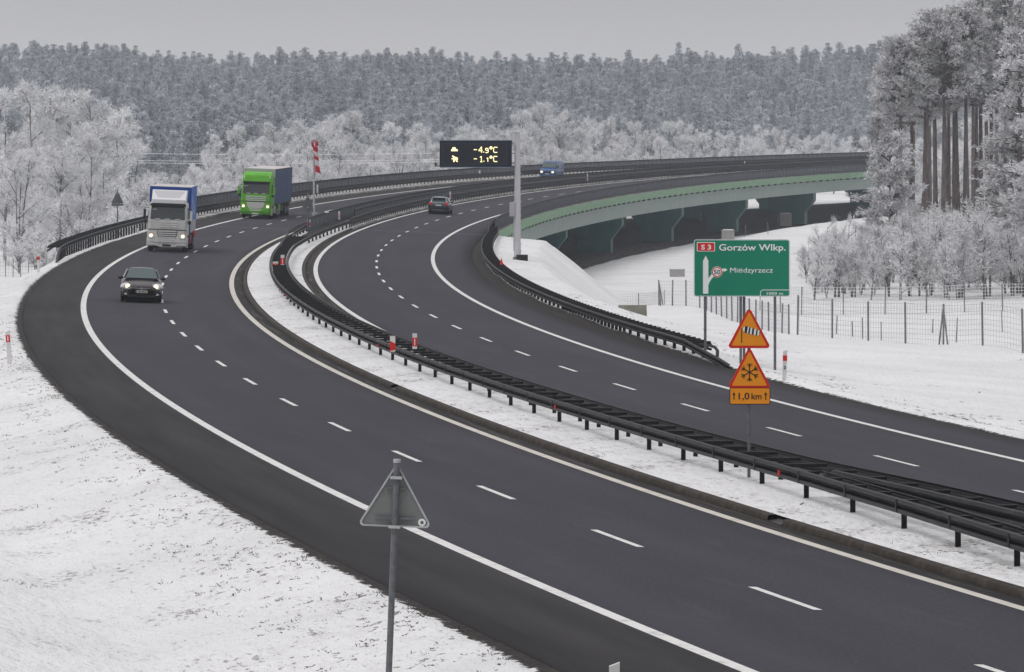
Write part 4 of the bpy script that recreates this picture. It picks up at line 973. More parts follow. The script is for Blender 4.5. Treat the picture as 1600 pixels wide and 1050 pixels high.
def cabin_loft(mb, st):                # (y, w_base, w_roof, z_base, z_roof)
    secs = []
    for y, wb, wr, zb, zr in st:
        h = [(wb, zb), (wb*.35+wr*.65, zb*.35+zr*.65), (wr, zr-.05*(zr-zb > .2)-.01), (wr-.12, zr-.005), (0, zr+.02)]
        secs.append([(x, y, z) for x, z in h]+[(-x, y, z) for x, z in h[-2::-1]])
    mb.loft(secs)
def quad(parent, pts, m, name, t=.012):
    a, b, c = (Vector(q) for q in pts[:3]); n = (b-a).cross(c-a).normalized()
    k = len(pts); V = [Vector(q)+n*t for q in pts]+[Vector(q)-n*t for q in pts]
    return MB().add(V, [tuple(range(k)), tuple(range(2*k-1, k-1, -1))]+[(i, i+k, (i+1) % k+k, (i+1) % k) for i in range(k)]).build(name, m, parent)
def put(root, s, o, toward=True, px=None, dz=0.02):
    q = P(s, o, dz); x = float(q[0]) if px is None else at(px, float(q[1])); th_ = heading(s); bk_ = math.atan(BANK)
    root.location = (x, q[1], q[2]); root.rotation_euler = (0, bk_, -th_) if toward else (0, -bk_, math.pi-th_)
def ell(cx, cz, a, b, n=16, rot=0): return [(cx+a*math.cos(2*math.pi*k/n)*math.cos(rot)-b*math.sin(2*math.pi*k/n)*math.sin(rot), cz+a*math.cos(2*math.pi*k/n)*math.sin(rot)+b*math.sin(2*math.pi*k/n)*math.cos(rot)) for k in range(n)]
def make_car():
    r = empty('car', (0, 0, 0)); tag(r, 'dark brown-black passenger car with lit headlights, driving towards the viewer', 'car')
    paint = mat('dark_aubergine_car_paint', (.016, .011, .015), .30, .2, coat=.35, spec=.4); 
    b = MB(); body_loft(b, [(0.0, .58, .30, .52, .60), (.06, .74, .22, .60, .70), (.20, .84, .18, .66, .76), (.55, .89, .17, .78, .86), (1.0, .905, .17, .86, .95), (1.45, .905, .17, .92, 1.01), (3.2, .905, .17, .96, 1.03), (3.9, .90, .2, .97, 1.04), (4.25, .82, .26, .94, 1.0), (4.42, .70, .34, .86, .92)])
    bo = b.build('body', paint, r, smooth_angle=50)
    c = MB(); cabin_loft(c, [(1.22, .76, .72, .95, 1.0), (1.95, .80, .585, .97, 1.425), (2.5, .81, .575, .97, 1.485), (3.2, .80, .565, .98, 1.45), (4.05, .72, .52, .98, 1.10)]); c.build('roof', paint, r, smooth_angle=50)
    quad(r, [(-.70, 1.24, 1.015), (.70, 1.24, 1.015), (.555, 1.90, 1.425), (-.555, 1.90, 1.425)], M_GLASSC, 'windscreen', .045)
    for sg in (-1, 1):
        quad(r, [(sg*.80, 1.65, 1.04), (sg*.83, 2.6, 1.04), (sg*.665, 2.6, 1.40), (sg*.655, 2.05, 1.38)], M_GLASSC, 'side_window', .02)
        quad(r, [(sg*.83, 2.7, 1.04), (sg*.80, 3.6, 1.05), (sg*.655, 3.3, 1.37), (sg*.665, 2.7, 1.40)], M_GLASSC, 'side_window', .02)
        h = MB().poly(ell(0, 0, .205, .125, 16, -.35*sg), -.05, .30).build('headlight', M_LENS, r); h.location = (sg*.66, .17, .715); h.rotation_euler.z = -sg*.45
        MB().poly(ell(0, 0, .115, .105, 14), -.075, -.02).build('lamp', M_LAMP, h)
        mr = MB().loft([[(sg*(.90+dx), 1.52+.0*dx, 1.03+a*math.sin(t)) if 0 else (sg*(.88+dx), 1.50+.09*math.cos(t)*f, 1.04+.075*math.sin(t)*f) for t in np.linspace(0, 2*math.pi, 11)[:-1]] for dx, f in ((-.06, .4), (.02, .9), (.12, 1), (.18, .6))]).build('mirror', M_TRIM, r, smooth_angle=50)
        MB().poly(ell(sg*.68, .37, .11, .045), -.012+.05, .1).build('fog_lamp', M_LENS, r)
        for y in (.86, 3.58): wheel(r, sg*.81, y, .32, .21, sgn=sg)
    MB().poly(rounded(rect(-.42, .545, .42, .63), .03), -.02, .05).build('grille', M_TRIM, r)
    MB().poly([(-.38, .625), (-.05, .595), (.05, .595), (.38, .625), (.38, .645), (.07, .63), (0, .65), (-.07, .63), (-.38, .645)], -.035, -.0).build('chrome_bar', M_CHR, r)
    MB().poly(ell(0, .62, .055, .05), -.045, -.01).build('badge', M_CHR, r)
    MB().poly(rounded(rect(-.62, .22, .62, .36), .04), -.012, .05).build('lower_intake', M_TRIM, r)
    pl_ = MB().poly(rounded(rect(-.26, .43, .26, .54), .012), -.03, -.005).build('number_plate', M_PLATE, r)
    for x0, x1 in ((-.17, -.13), (-.11, -.05), (.0, .05), (.07, .11), (.13, .17), (.19, .22)): MB().poly(rect(x0, .455, x1, .515), -.036, -.030).build('plate_character', M_TRIM, pl_)
    MB().poly(rect(-.253, .437, -.215, .533), -.036, -.030).build('blue_strip', mat('plate_blue', (.02, .06, .35), .5), pl_)
    MB().box((0, 2.2, .14), (1.5, 3.9, .16)).build('underbody', M_UNDER, r); return r
car = make_car(); put(car, 153.4, .73, True, 220.6)
def make_hatch():
    r = empty('car', (0, 0, 0)); tag(r, 'dark blue estate car with red tail lights driving away on the right carriageway', 'car')
    paint = mat('dark_petrol_car_paint', (.022, .035, .045), .28, .3, coat=.6, spec=.6)
    # local: rear at y=0, seen from behind; front lies at +y
    b = MB(); body_loft(b, [(0.0, .74, .32, .80, .92), (.08, .84, .22, .90, 1.0), (.3, .895, .18, .94, 1.02), (3.0, .90, .17, .92, 1.0), (3.5, .89, .17, .84, .92), (4.1, .84, .18, .72, .78), (4.35, .66, .28, .6, .66)])
    b.build('body', paint, r, smooth_angle=50)
    c = MB(); cabin_loft(c, [(.05, .78, .74, .93, .99), (.38, .80, .62, .95, 1.43), (.9, .81, .60, .95, 1.49), (2.1, .81, .60, .95, 1.47), (2.95, .76, .70, .95, 1.02)]); c.build('roof', mat('pale_roof_paint', (.30, .33, .36), .35, .2), r, smooth_angle=50)  # roof set paler than the body
    quad(r, [(.62, .07, 1.03), (-.62, .07, 1.03), (-.53, .33, 1.39), (.53, .33, 1.39)], M_GLASSC, 'rear_window', .02)
    quad(r, [(.64, .03, 1.41), (-.64, .03, 1.41), (-.60, .36, 1.46), (.60, .36, 1.46)], paint, 'roof_spoiler', .02)
    for sg in (-1, 1):
        quad(r, [(sg*.825, .75, 1.02), (sg*.83, 2.6, 1.02), (sg*.665, 2.2, 1.40), (sg*.67, .75, 1.40)], M_GLASS, 'side_window', .02)
        MB().poly([(sg*.84, .78), (sg*.56, .84), (sg*.50, .97), (sg*.80, 1.02)][::(1 if sg < 0 else -1)], -.04, .25).build('tail_light', M_TAIL, r)
        MB().loft([[(sg*(.88+dx), 2.3+.09*math.cos(t)*f, 1.02+.075*math.sin(t)*f) for t in np.linspace(0, 2*math.pi, 11)[:-1]] for dx, f in ((-.06, .4), (.02, .9), (.12, 1), (.18, .6))]).build('mirror', M_TRIM, r, smooth_angle=50)
        for y in (.82, 3.45): wheel(r, sg*.81, y, .32, .21, sgn=sg)
    MB().poly(rounded(rect(-.26, .72, .26, .83), .012), -.03, .02).build('number_plate', M_PLATE, r)
    MB().poly(rounded(rect(-.78, .22, .78, .34), .03), -.02, .1).build('lower_bumper', M_TRIM, r)
    MB().poly(rect(-.52, .335, .52, .365), -.035, -.01).build('chrome_strip', M_CHR, r)
    MB().box((0, 2.1, .14), (1.5, 3.8, .16)).build('underbody', M_UNDER, r); return r
hb = make_hatch(); q = P(354.8, 11.75, .02); hb.location = (at(684.5, float(q[1])), q[1], q[2]); hb.rotation_euler = (0, math.atan(BANK), -heading(354.8))
def make_van():
    r = empty('van', (0, 0, 0)); tag(r, 'blue van with lit headlights coming along the far bridge', 'van')
    paint = mat('blue_van_paint', (.035, .10, .27), .35, .1, coat=.3)
    b = MB(); secs = []
    for y, w_, z0, zt, in ((0, .82, .35, .82), (.06, .93, .25, 1.0), (.35, .97, .22, 1.14), (.9, .98, .22, 1.26), (5.1, .98, .22, 1.26), (5.2, .94, .3, 1.2)):
        secs.append([(-w_+.1, y, z0), (w_-.1, y, z0), (w_, y, z0+.15), (w_, y, zt-.12), (w_-.08, y, zt), (-w_+.08, y, zt), (-w_, y, zt-.12), (-w_, y, z0+.15)])
    b.loft(secs); b.build('body', paint, r, smooth_angle=40)
    c = MB(); secs = []
    for y, wb, wr, zt in ((.72, .92, .88, 1.27), (1.45, .955, .83, 2.02), (1.8, .96, .84, 2.12), (5.1, .96, .84, 2.12), (5.18, .93, .8, 2.0)):
        secs.append([(-wb, y, 1.2), (wb, y, 1.2), ((wb+wr)/2+.02, y, 1.2+(zt-1.2)*.6), (wr, y, zt-.03), (wr-.1, y, zt), (-wr+.1, y, zt), (-wr, y, zt-.03), (-(wb+wr)/2-.02, y, 1.2+(zt-1.2)*.6)])
    c.loft(secs); c.build('roof', paint, r, smooth_angle=40)
    quad(r, [(-.84, .74, 1.31), (.84, .74, 1.31), (.77, 1.42, 1.96), (-.77, 1.42, 1.96)], M_GLASSC, 'windscreen', .03)
    for sg in (-1, 1):
        quad(r, [(sg*.955, 1.2, 1.32), (sg*.975, 2.2, 1.32), (sg*.90, 2.2, 1.88), (sg*.895, 1.6, 1.88)], M_GLASS, 'side_window', .02)
        h = MB().poly(ell(sg*.70, .82, .2, .13), -.03, .1).build('headlight', M_LENS, r); MB().poly(ell(sg*.70, .80, .14, .12), -.06, -.032).build('lamp', M_LAMP, h)
        MB().box((sg*1.08, 1.3, 1.45), (.16, .12, .30), ch=.03).build('mirror', M_TRIM, r)
        for y in (.95, 4.1): wheel(r, sg*.87, y, .34, .22, sgn=sg)
    MB().poly(rounded(rect(-.4, .66, .4, .86), .04), -.02, .05).build('grille', M_TRIM, r); MB().poly(rounded(rect(-.9, .3, .9, .5), .05), -.03, .05).build('bumper', mat('dull_blue_bumper', (.05, .11, .25), .6), r)
    MB().poly(rect(-.25, .52, .25, .62), -.04, -.0).build('number_plate', M_PLATE, r)
    MB().box((0, 2.6, .2), (1.6, 4.8, .2)).build('underbody', M_UNDER, r); return r
van = make_van(); put(van, 526, -.3, True, 854.5)
def make_truck(silver):
    r = empty('truck', (0, 0, 0))
    tag(r, 'silver truck with a blue covered body and lit headlights, oncoming in the outer lane' if silver else 'bright green articulated truck with a dark blue curtain trailer, oncoming on the bridge approach', 'truck')
    if silver: P1 = mat('silver_cab_paint', (.54, .54, .535), .42, .2, var=.14, vscale=1.3); P2 = mat('pale_silver_panel', (.60, .60, .59), .42, .1, var=.12, vscale=1.5); PT = mat('white_fairing_paint', (.66, .66, .67), .4)
    else: P1 = mat('lime_green_cab_paint', (.095, .40, .008), .42, .0, coat=.2, var=.16, vscale=1.2); P2 = mat('silver_grille_paint', (.58, .58, .56), .4, .2); PT = P1
    W = 1.245; H1 = 3.0 if silver else 3.12
    # cab: lower body, greenhouse, roof
    def sec(z, yf, w_, yb=2.25, c=.16): return [(-w_+c, yf, z), (w_-c, yf, z), (w_, yf+c*1.1, z), (w_, yb, z), (-w_, yb, z), (-w_, yf+c*1.1, z)]
    c = MB(); c.loft([sec(.62, .10, W-.03), sec(1.0, .04, W), sec(1.95, .05, W), sec(2.02, .07, W-.01)]); c.build('cab', P1, r)
    up_ = MB(); top = ([sec(2.02, .075, W-.015), sec(2.98, .24, W-.07, c=.2), sec(3.06, .30, W-.1, c=.22)] if silver else [sec(2.02, .075, W-.015), sec(2.95, .20, W-.05, c=.18), sec(3.5, .36, W-.07, c=.24), sec(3.72, .62, W-.14, 2.25, .3), sec(3.78, 1.0, W-.25, 2.2, .3)])
    up_.loft(top); up_.build('cab_upper', P1, r, smooth_angle=30)
    z0, z1 = 2.02, 2.86; y0, y1 = .058, .215
    quad(r, [(-1.08, y0, z0), (1.08, y0, z0), (1.04, y1-.02, z1), (-1.04, y1-.02, z1)], M_GLASS, 'windscreen', .02)
    MB().box((0, .0+.06, 2.94 if not silver else 2.92), (2.2, .30, .16), ch=.04).build('sun_visor', M_TRIM, r)
    for x in (-.62, -.02, .62): MB().box((x, y0-.035, 2.045), (.30, .03, .05)).build('wiper_base', P2, r)
    quad(r, [(-.95, y0-.0, 2.6), (-.68, y0-.0+.04, 2.62), (-.68, .10, 2.67), (-.95, .10, 2.65)], P2, 'paper_notice', .025)
    if silver:
        f = MB(); f.loft([[(-1.06, .50, 3.07), (1.06, .50, 3.07), (1.08, 2.2, 3.07), (-1.08, 2.2, 3.07)], [(-1.06, .62, 3.26), (1.06, .62, 3.26), (1.08, 2.2, 3.26), (-1.08, 2.2, 3.26)], [(-1.08, 1.55, 3.82), (1.08, 1.55, 3.82), (1.10, 2.25, 3.82), (-1.10, 2.25, 3.82)]]); f.build('roof_fairing', PT, r)
        quad(r, [(-.70, .80, 3.34), (.66, .80, 3.34), (.98, 1.48, 3.75), (-.98, 1.48, 3.75)], mat('fairing_inset', (.48, .48, .50), .5), 'fairing_inset', .03)
        MB().box((0, .30, 3.14), (2.1, .34, .22), ch=.06).build('roof_front', PT, r)
    else:
        for sg in (-1, 1):
            lp = MB().poly(disc(0, 0, .17, 14), -.06, .08).build('roof_lamp', mat('white_lamp_face', (.6, .62, .58), .3), r); lp.location = (sg*.93, .46, 3.36); lp.rotation_euler.x = -.35
            MB().poly([(-.07, -.02), (.0, .09), (.02, -.09), (.10, .02)], -.075, -.062).build('lamp_guard', M_TRIM, lp)
    # front grille panels
    gp = MB(); 
    for k, (z, hw_) in enumerate(((1.86, .62), (1.72, .60), (1.58, .58)) if silver else ((1.80, .84), (1.64, .83), (1.49, .82))): gp.poly(rounded(rect(-hw_, z-.045, hw_, z+.045), .02), -.0, .06)
    gp.build('upper_grille', P2, r)
    MB().poly(rect(-1.2, 1.36, 1.2, 1.41), .025, .06).build('front_gap', M_TRIM, r)
    tb = .62 if silver else .70; MB().poly([(-.42, .56), (.42, .56), (tb, 1.10), (tb+.02, 1.33), (-tb-.02, 1.33), (-tb, 1.10)], .0, .05).build('lower_grille', M_TRIM if silver else P2, r)
    lg = MB()
    for k in range(6):
        z = .66+k*.125; hw_ = np.interp(z, [.56, 1.10, 1.33], [.40, tb-.03, tb-.02]); lg.poly(rect(-hw_, z-.035, hw_, z+.035), -.03, .0-.001)
    lg.build('grille_bars', P2 if silver else mat('pale_grille_bar', (.62, .62, .6), .4), r)
    bm = MB(); bm.loft([sec(.34, .06, W-.02, .7), sec(.62, .0-.02, W, .7), sec(1.0, .01, W+.005, .7, .2), sec(1.34, .03, W+.005, .7, .18)]); bm.build('bumper', P1, r)
    MB().poly([(-1.2, .44), (-.62, .40), (-.52, .33), (.52, .33), (.62, .40), (1.2, .44), (1.2, .54), (.60, .50), (.50, .42), (-.50, .42), (-.60, .50), (-1.2, .54)], -.055, -.0).build('bumper_lip', P2 if silver else mat('dull_green_lip', (.07, .22, .03), .4), r)
    for sg in (-1, 1):
        h = MB().poly(rounded([(sg*.78, .80), (sg*1.16, .86), (sg*1.17, 1.20), (sg*.84, 1.12)][::sg], .05), -.03, .05).build('headlight', M_LENS if silver else mat('green_tinted_lens', (.25, .42, .1), .3), r)
        MB().poly(disc(sg*.99, 1.0, .115, 14), -.06, -.032).build('lamp', M_LAMP, h)
        MB().poly(rounded(rect(sg*1.0-.1, 1.12, sg*1.0+.1, 1.17), .02), -.045, -.032).build('indicator', M_ORL, h)
        MB().box((sg*(W+.20), .18, 2.30), (.16, .12, .62), ch=.03).build('mirror', M_TRIM if silver and sg < 0 else (P2 if silver else P1), r); MB().tube([(sg*(W-.03), .25, 2.72), (sg*(W+.2), .15, 2.70), (sg*(W+.22), .15, 2.0), (sg*(W-.02), .25, 1.95)], .025, 6).build('mirror_arm', M_TRIM, r)
        MB().box((sg*(W+.12), .2, 1.86), (.18, .14, .20), ch=.03).build('wide_mirror', M_TRIM, r)
        quad(r, [(sg*(W+.0), .45, 2.06), (sg*(W+.0), 1.35, 2.06), (sg*(W-.05), 1.35, 2.75), (sg*(W-.05), .62, 2.75)], M_GLASS, 'side_window', .02)
        wheel(r, sg*1.07, 1.42, .50, .30, sgn=sg); MB().box((sg*1.12, 1.42, .98), (.28, 1.15, .14), ch=.05).build('mudguard', M_TRIM, r)
        MB().box((sg*(W-.02), .75, .55), (.12, .5, .5)).build('step', P2, r)
    pl_ = MB().poly(rounded(rect(-.26, .36, .26, .47), .012), -.08, -.057).build('number_plate', M_TRIM if silver else M_PLATE, r)
    MB().box((0, 3.5, .80), (.9, 6.4, .28)).build('chassis', M_UNDER, r)
    if silver:
        L0, L1, zb, zt = 2.45, 10.2, 1.15, 4.0
        box = MB().box((0, (L0+L1)/2, (zb+.75+zt)/2), (2.55, L1-L0, zt-zb-.75)).build('cargo_cover', worn('blue_tarpaulin', (.015, .10, .42), (.02, .13, .50), 1.2, .3, .7, .5, None, .15), r)
        MB().box((0, (L0+L1)/2, zb+.37), (2.54, L1-L0-.02, .74)).build('drop_sides', worn('grey_drop_side', (.30, .33, .36), (.40, .42, .45), 1, .4, .6), r)
        fr = MB()
        for x in (-1.26, 1.26): fr.box((x, L0-.02, (zb+zt)/2), (.10, .07, zt-zb))
        fr.box((0, L0-.02, zt-.03), (2.5, .07, .09)); fr.build('body_frame', mat('deep_blue_frame', (.012, .05, .25), .5), box)
        MB().box((0, (L0+L1)/2, zt+.015), (2.5, L1-L0-.05, .03)).build('roof_sheet', mat('frosted_grey_roof', (.55, .53, .52), .7), r)
        MB().box((0, (L0+L1)/2, zb+.0), (2.5, L1-L0, .10)).build('floor_edge', mat('dark_red_brown_edge', (.10, .025, .03), .6), r)
        mk_ = MB(); rr_ = random.Random(3)     # faded white lettering-like printing, unreadable in the photograph
        for k in range(11): mk_.box((1.2765, L0+1.2+k*.48, 3.45-.11*k+rr_.uniform(-.05, .05)), (.004, .26, .30+.12*rr_.random()))
        for k in range(9): mk_.box((1.2765, L0+1.8+k*.5, 2.75-.08*k+rr_.uniform(-.05, .05)), (.004, .24, .18+.10*rr_.random()))
        mk_.build('faded_print', mat('faded_white_print', (.32, .42, .58), .6), box)
        for y in (7.2, 8.5):
            for sg in (-1, 1): wheel(r, sg*1.05, y, .50, .46, sgn=sg)
        MB().box((1.15, 4.6, .72), (.25, 1.6, .55), ch=.04).build('side_tank', mat('dark_red_box', (.16, .03, .04), .5), r); MB().box((-1.15, 4.6, .72), (.25, 1.6, .55), ch=.04).build('side_tank', M_TRIM, r)
        for sg in (-1, 1): MB().box((sg*1.2, 9.6, .85), (.2, .08, .5)).build('rear_lamp_bar', M_TAIL, r)
    else:
        L0, L1, zb, zt = 2.65, 16.2, 1.12, 4.0
        tr_ = MB().box((0, (L0+L1)/2, (zb+zt)/2), (2.55, L1-L0, zt-zb)).build('trailer_curtain', worn('dark_blue_curtain', (.028, .055, .15), (.04, .075, .19), .7, .3, .7, .55, (6, 6, .4), .3), r)
        MB().box((0, (L0+L1)/2, zt+.02), (2.52, L1-L0, .04)).build('trailer_roof', mat('frosted_pinkish_roof', (.58, .54, .54), .7), r)
        MB().box((0, L0-.03, (zb+zt)/2), (2.5, .06, zt-zb)).build('front_wall', mat('pale_front_wall', (.35, .40, .33), .6), r)
        sp_ = MB()
        for x in (-1.262, 1.262): sp_.box((x, (L0+L1)/2, zb+.05), (.05, L1-L0, .14)); sp_.box((x, (L0+L1)/2, zt-.05), (.05, L1-L0, .10))
        for k in range(9): sp_.box((1.279, L0+.9+k*1.55, (zb+zt)/2), (.006, .035, zt-zb-.2)); sp_.box((-1.279, L0+.9+k*1.55, (zb+zt)/2), (.006, .035, zt-zb-.2))
        sp_.build('curtain_straps', mat('navy_strap', (.015, .025, .07), .6), tr_)
        for y in (4.9, 11.7, 13.0, 14.3):
            for sg in (-1, 1): wheel(r, sg*1.05, y, .50, .44, sgn=sg)
        for sg in (-1, 1):
            MB().box((sg*1.17, 3.2, .70), (.22, 1.3, .60), ch=.05).build('fuel_tank', mat('brushed_tank', (.42, .43, .44), .35, .5), r)
            MB().box((sg*1.2, 8.1, .72), (.06, 4.4, .5)).build('side_guard', M_TRIM, r); MB().box((sg*1.18, 6.8, .80), (.12, 1.5, .62), ch=.03).build('green_locker', P1, r)
            MB().box((sg*(W-.04), 2.35, 2.1), (.05, .75, 2.5)).build('side_deflector', P1, r)
        MB().box((0, 10, .95), (2.3, 12, .2)).build('trailer_frame', M_UNDER, r)
    return r
t_s = make_truck(True); put(t_s, 236.6, .15, True, 259.8); t_g = make_truck(False); put(t_g, 325.5, -.6, True, 398.5)
# ================================================================== TREES
def foliage_mat(name, dark, frost, up=.5, rough=.9):
    g = NT(name); a = g.n('ShaderNodeAttribute', attribute_name='frost'); nz = g.n('ShaderNodeNewGeometry')
    sx = g.n('ShaderNodeSeparateXYZ'); g.l(nz.outputs['Normal'], sx.inputs[0])
    oi = g.n('ShaderNodeObjectInfo')
    f = g.math('ADD', a.outputs['Fac'], g.math('MULTIPLY', g.math('ABSOLUTE', sx.outputs[2]), up)); f = g.math('ADD', f, g.math('MULTIPLY', g.math('SUBTRACT', oi.outputs['Random'], .5), .26), clamp=True)
    g.l(g.mix(f, dark, frost), g.b.inputs['Base Color']); g.b.inputs['Roughness'].default_value = rough; g.b.inputs['Specular IOR Level'].default_value = .15; return g.m
M_NEEDLE = foliage_mat('frosted_pine_needles_far', (.056, .068, .077), (.70, .73, .77), .30)
M_NEEDN = foliage_mat('frosted_pine_needles_near', (.07, .075, .068), (.74, .74, .76), .32)
M_TWIG = foliage_mat('hoarfrost_twigs', (.30, .30, .31), (.88, .885, .90), .24)
M_TWIGD = foliage_mat('thin_frosted_twigs', (.17, .155, .155), (.72, .71, .73), .25)
M_BARK = worn('frosted_bark', (.07, .064, .063), (.26, .25, .255), 1.5, .42, .6, .9, (1, 1, .3))
M_BARKP = worn('pine_bark', (.075, .058, .053), (.20, .17, .16), 1.6, .4, .68, .95, (3, 3, .5), .5)
def unit(v): return v/(np.linalg.norm(v, axis=-1, keepdims=True)+1e-9)
def blades(cen, dirs, L, W_, rs):      # one thin triangle pair (kite) per entry
    n = len(cen); up = unit(np.cross(dirs, rs.normal(size=(n, 3)))); L = L[:, None]; W_ = W_[:, None]
    a = cen; b = cen+dirs*L*.45+up*W_/2; c = cen+dirs*L; d = cen+dirs*L*.45-up*W_/2
    V = np.stack([a, b, c, d], 1).reshape(-1, 3); i = np.arange(n)[:, None]*4
    return V, np.concatenate([i+np.array([[0, 1, 2]]), i+np.array([[0, 2, 3]])], 0)
def tubes(segs, sides=4):              # segs: (p0, p1, r0, r1)
    V = []; T = []
    for p0, p1, r0, r1 in segs:
        d = unit(p1-p0); u = np.cross(d, [0.3, .9, .2]); u = unit(u); v = np.cross(d, u); b = len(V)
        for p, r in ((p0, r0), (p1, r1)):
            for k in range(sides): t = 2*math.pi*k/sides; V.append(p+r*(u*math.cos(t)+v*math.sin(t)))
        for k in range(sides): k2 = (k+1) % sides; T.append((b+k, b+k2, b+sides+k2)); T.append((b+k, b+sides+k2, b+sides+k))
    return np.array(V), np.array(T)
def join(parts):
    V = []; T = []; A = []; M_ = []; n = 0
    for v, t, a, m in parts:
        V.append(v); T.append(t+n); A.append(np.full(len(v), a) if np.isscalar(a) else a); M_.append(np.full(len(t), m)); n += len(v)
    return np.concatenate(V), np.concatenate(T), np.concatenate(A), np.concatenate(M_)
def pine(seed, H=15., crown=.40, rad=2.6, nb=60, tufts=14, nbl=6, bl=.5, bw=.22, shape='round', mats_=None, fr=.25, trunk_r=.2, lean=0.):
    rs = np.random.RandomState(seed); cz0 = H*crown; segs = []; cen = []; frs = []
    bend = rs.normal(size=2)*.25
    tp = lambda z: np.array([bend[0]*math.sin(z/H*2.5)+lean*(z/H)**2, bend[1]*math.sin(z/H*2.2), z])
    zz = np.linspace(-.8, H*.97, 9)
    trunk = [(tp(a), tp(b), trunk_r*(1-.8*max(a, 0)/H), trunk_r*(1-.8*max(b, 0)/H)) for a, b in zip(zz[:-1], zz[1:])]
    nlev = max(5, int((H-cz0)/ (1.15 if H > 18 else .95)))
    for i in range(nb):
        lev = rs.randint(nlev); f = (lev+.5+rs.normal()*.18)/nlev; z = cz0+(H-cz0)*np.clip(f, 0, .985)
        if shape == 'round': R_ = rad*(math.sin(math.pi*min(1, .18+.80*f))**.7)
        else: R_ = rad*(1-f)**.75*(.55+.45*min(1, f*4+.3))+.25
        ph = rs.rand()*2*math.pi; L = R_*rs.uniform(.6, 1.12); el = rs.uniform(-.15, .35)+(.5*f if shape == 'round' else -.12+.35*f)
        d = np.array([math.cos(ph)*math.cos(el), math.sin(ph)*math.cos(el), math.sin(el)]); p0 = tp(z-.2); p1 = p0+d*L+np.array([0, 0, (-.10 if shape == 'cone' else .05)*L])
        segs.append((p0, p1, .05+.02*L, .02)); fb = rs.normal()*.16
        nt_ = max(3, int(tufts*L/rad)); t = rs.uniform(.25 if L > 1 else .1, 1.05, nt_)**.7
        q = p0+(p1-p0)*t[:, None]+rs.normal(size=(nt_, 3))*np.array([.17, .17, .09])*rad*.62*(.45+t[:, None]*.55)
        cen.append(q); frs.append(fb+rs.normal(size=nt_)*.13+.10*(t-.5))
    cen = np.concatenate(cen); frs = np.concatenate(frs); n = len(cen)
    cc = np.repeat(cen, nbl, 0)+rs.normal(size=(n*nbl, 3))*bl*.22; fa = np.repeat(frs, nbl)+rs.normal(size=n*nbl)*.10+fr
    out = cc-np.array([0, 0, 1])*0; out = unit(np.concatenate([(cc[:, :2]-tp(H/2)[:2])*.5, np.zeros((len(cc), 1))], 1)+rs.normal(size=(len(cc), 3))*.75+np.array([0, 0, .35]))
    Vb, Tb = blades(cc, out, bl*rs.uniform(.6, 1.3, len(cc)), bw*rs.uniform(.6, 1.4, len(cc)), rs)
    Vt, Tt = tubes(trunk, 8 if H > 18 else 5); Vs, Ts = tubes(segs, 3)
    return (Vt, Tt), (Vs, Ts), (Vb, Tb, np.repeat(fa, 4))
def far_pine(seed, H=14., crown=.24, rad=2.4, ncl=34, nbl=62, shape='round', top=1.):
    rs = np.random.RandomState(seed); cen = []; fr = []; rr_ = []
    for i in range(ncl):
        f = (i+.5)/ncl; f = np.clip(f+rs.normal()*.03, 0.01, .97); z = H*(crown+(1-crown)*f)
        R_ = rad*min(1, .6+1.4*f)*((1-f)**.55 if shape == 'round' else (1-f)**.8)*1.08+.05
        ph = i*2.4+rs.normal()*.5; r = R_*(rs.uniform(.25, 1)**.5)*.82; cr = max(.42, rs.uniform(.55, 1.0)*(.40+.60*R_/rad))
        cen.append((r*math.cos(ph), r*math.sin(ph), z)); fr.append(.47+rs.normal()*.10); rr_.append(cr)
    for f in np.linspace(.50, .985, 10):
        cen.append((rs.normal()*.12, rs.normal()*.12, H*(crown+(1-crown)*f)-.1)); fr.append(.45+rs.normal()*.06); rr_.append(.34+.62*rad*(1-f))
    cen = np.array(cen); rr_ = np.array(rr_); n = len(cen); fr = np.array(fr)
    u = unit(rs.normal(size=(n, nbl, 3))); u[..., 2] = np.abs(u[..., 2])*.9-.35; u = unit(u)
    p = (cen[:, None]+u*rr_[:, None, None]*np.array([1, 1, .75])*rs.uniform(.55, 1, (n, nbl, 1))).reshape(-1, 3)
    d = unit(u.reshape(-1, 3)*.8+rs.normal(size=(n*nbl, 3))*.45+np.array([0, 0, .25])); q = np.repeat(rr_, nbl)
    fa = np.repeat(fr, nbl)+.16*np.clip(u.reshape(-1, 3)[:, 2], -.3, 1)+rs.normal(size=n*nbl)*.04
    Vb, Tb = blades(p, d, q*rs.uniform(.38, .72, n*nbl), q*rs.uniform(.20, .36, n*nbl), rs)
    Vt, Tt = tubes([(np.array([0, 0, -.8]), np.array([0, 0, H*.55]), .17, .12), (np.array([0, 0, H*.55]), np.array([0, 0, H]), .12, .03)], 5)
    br = [(np.array([0, 0, max(c[2]-.5, 1)]), c, .05, .02) for c in cen]; Vs, Ts = tubes(br, 3)
    return (Vt, Tt), (Vs, Ts), (Vb, Tb, np.repeat(fa, 4))
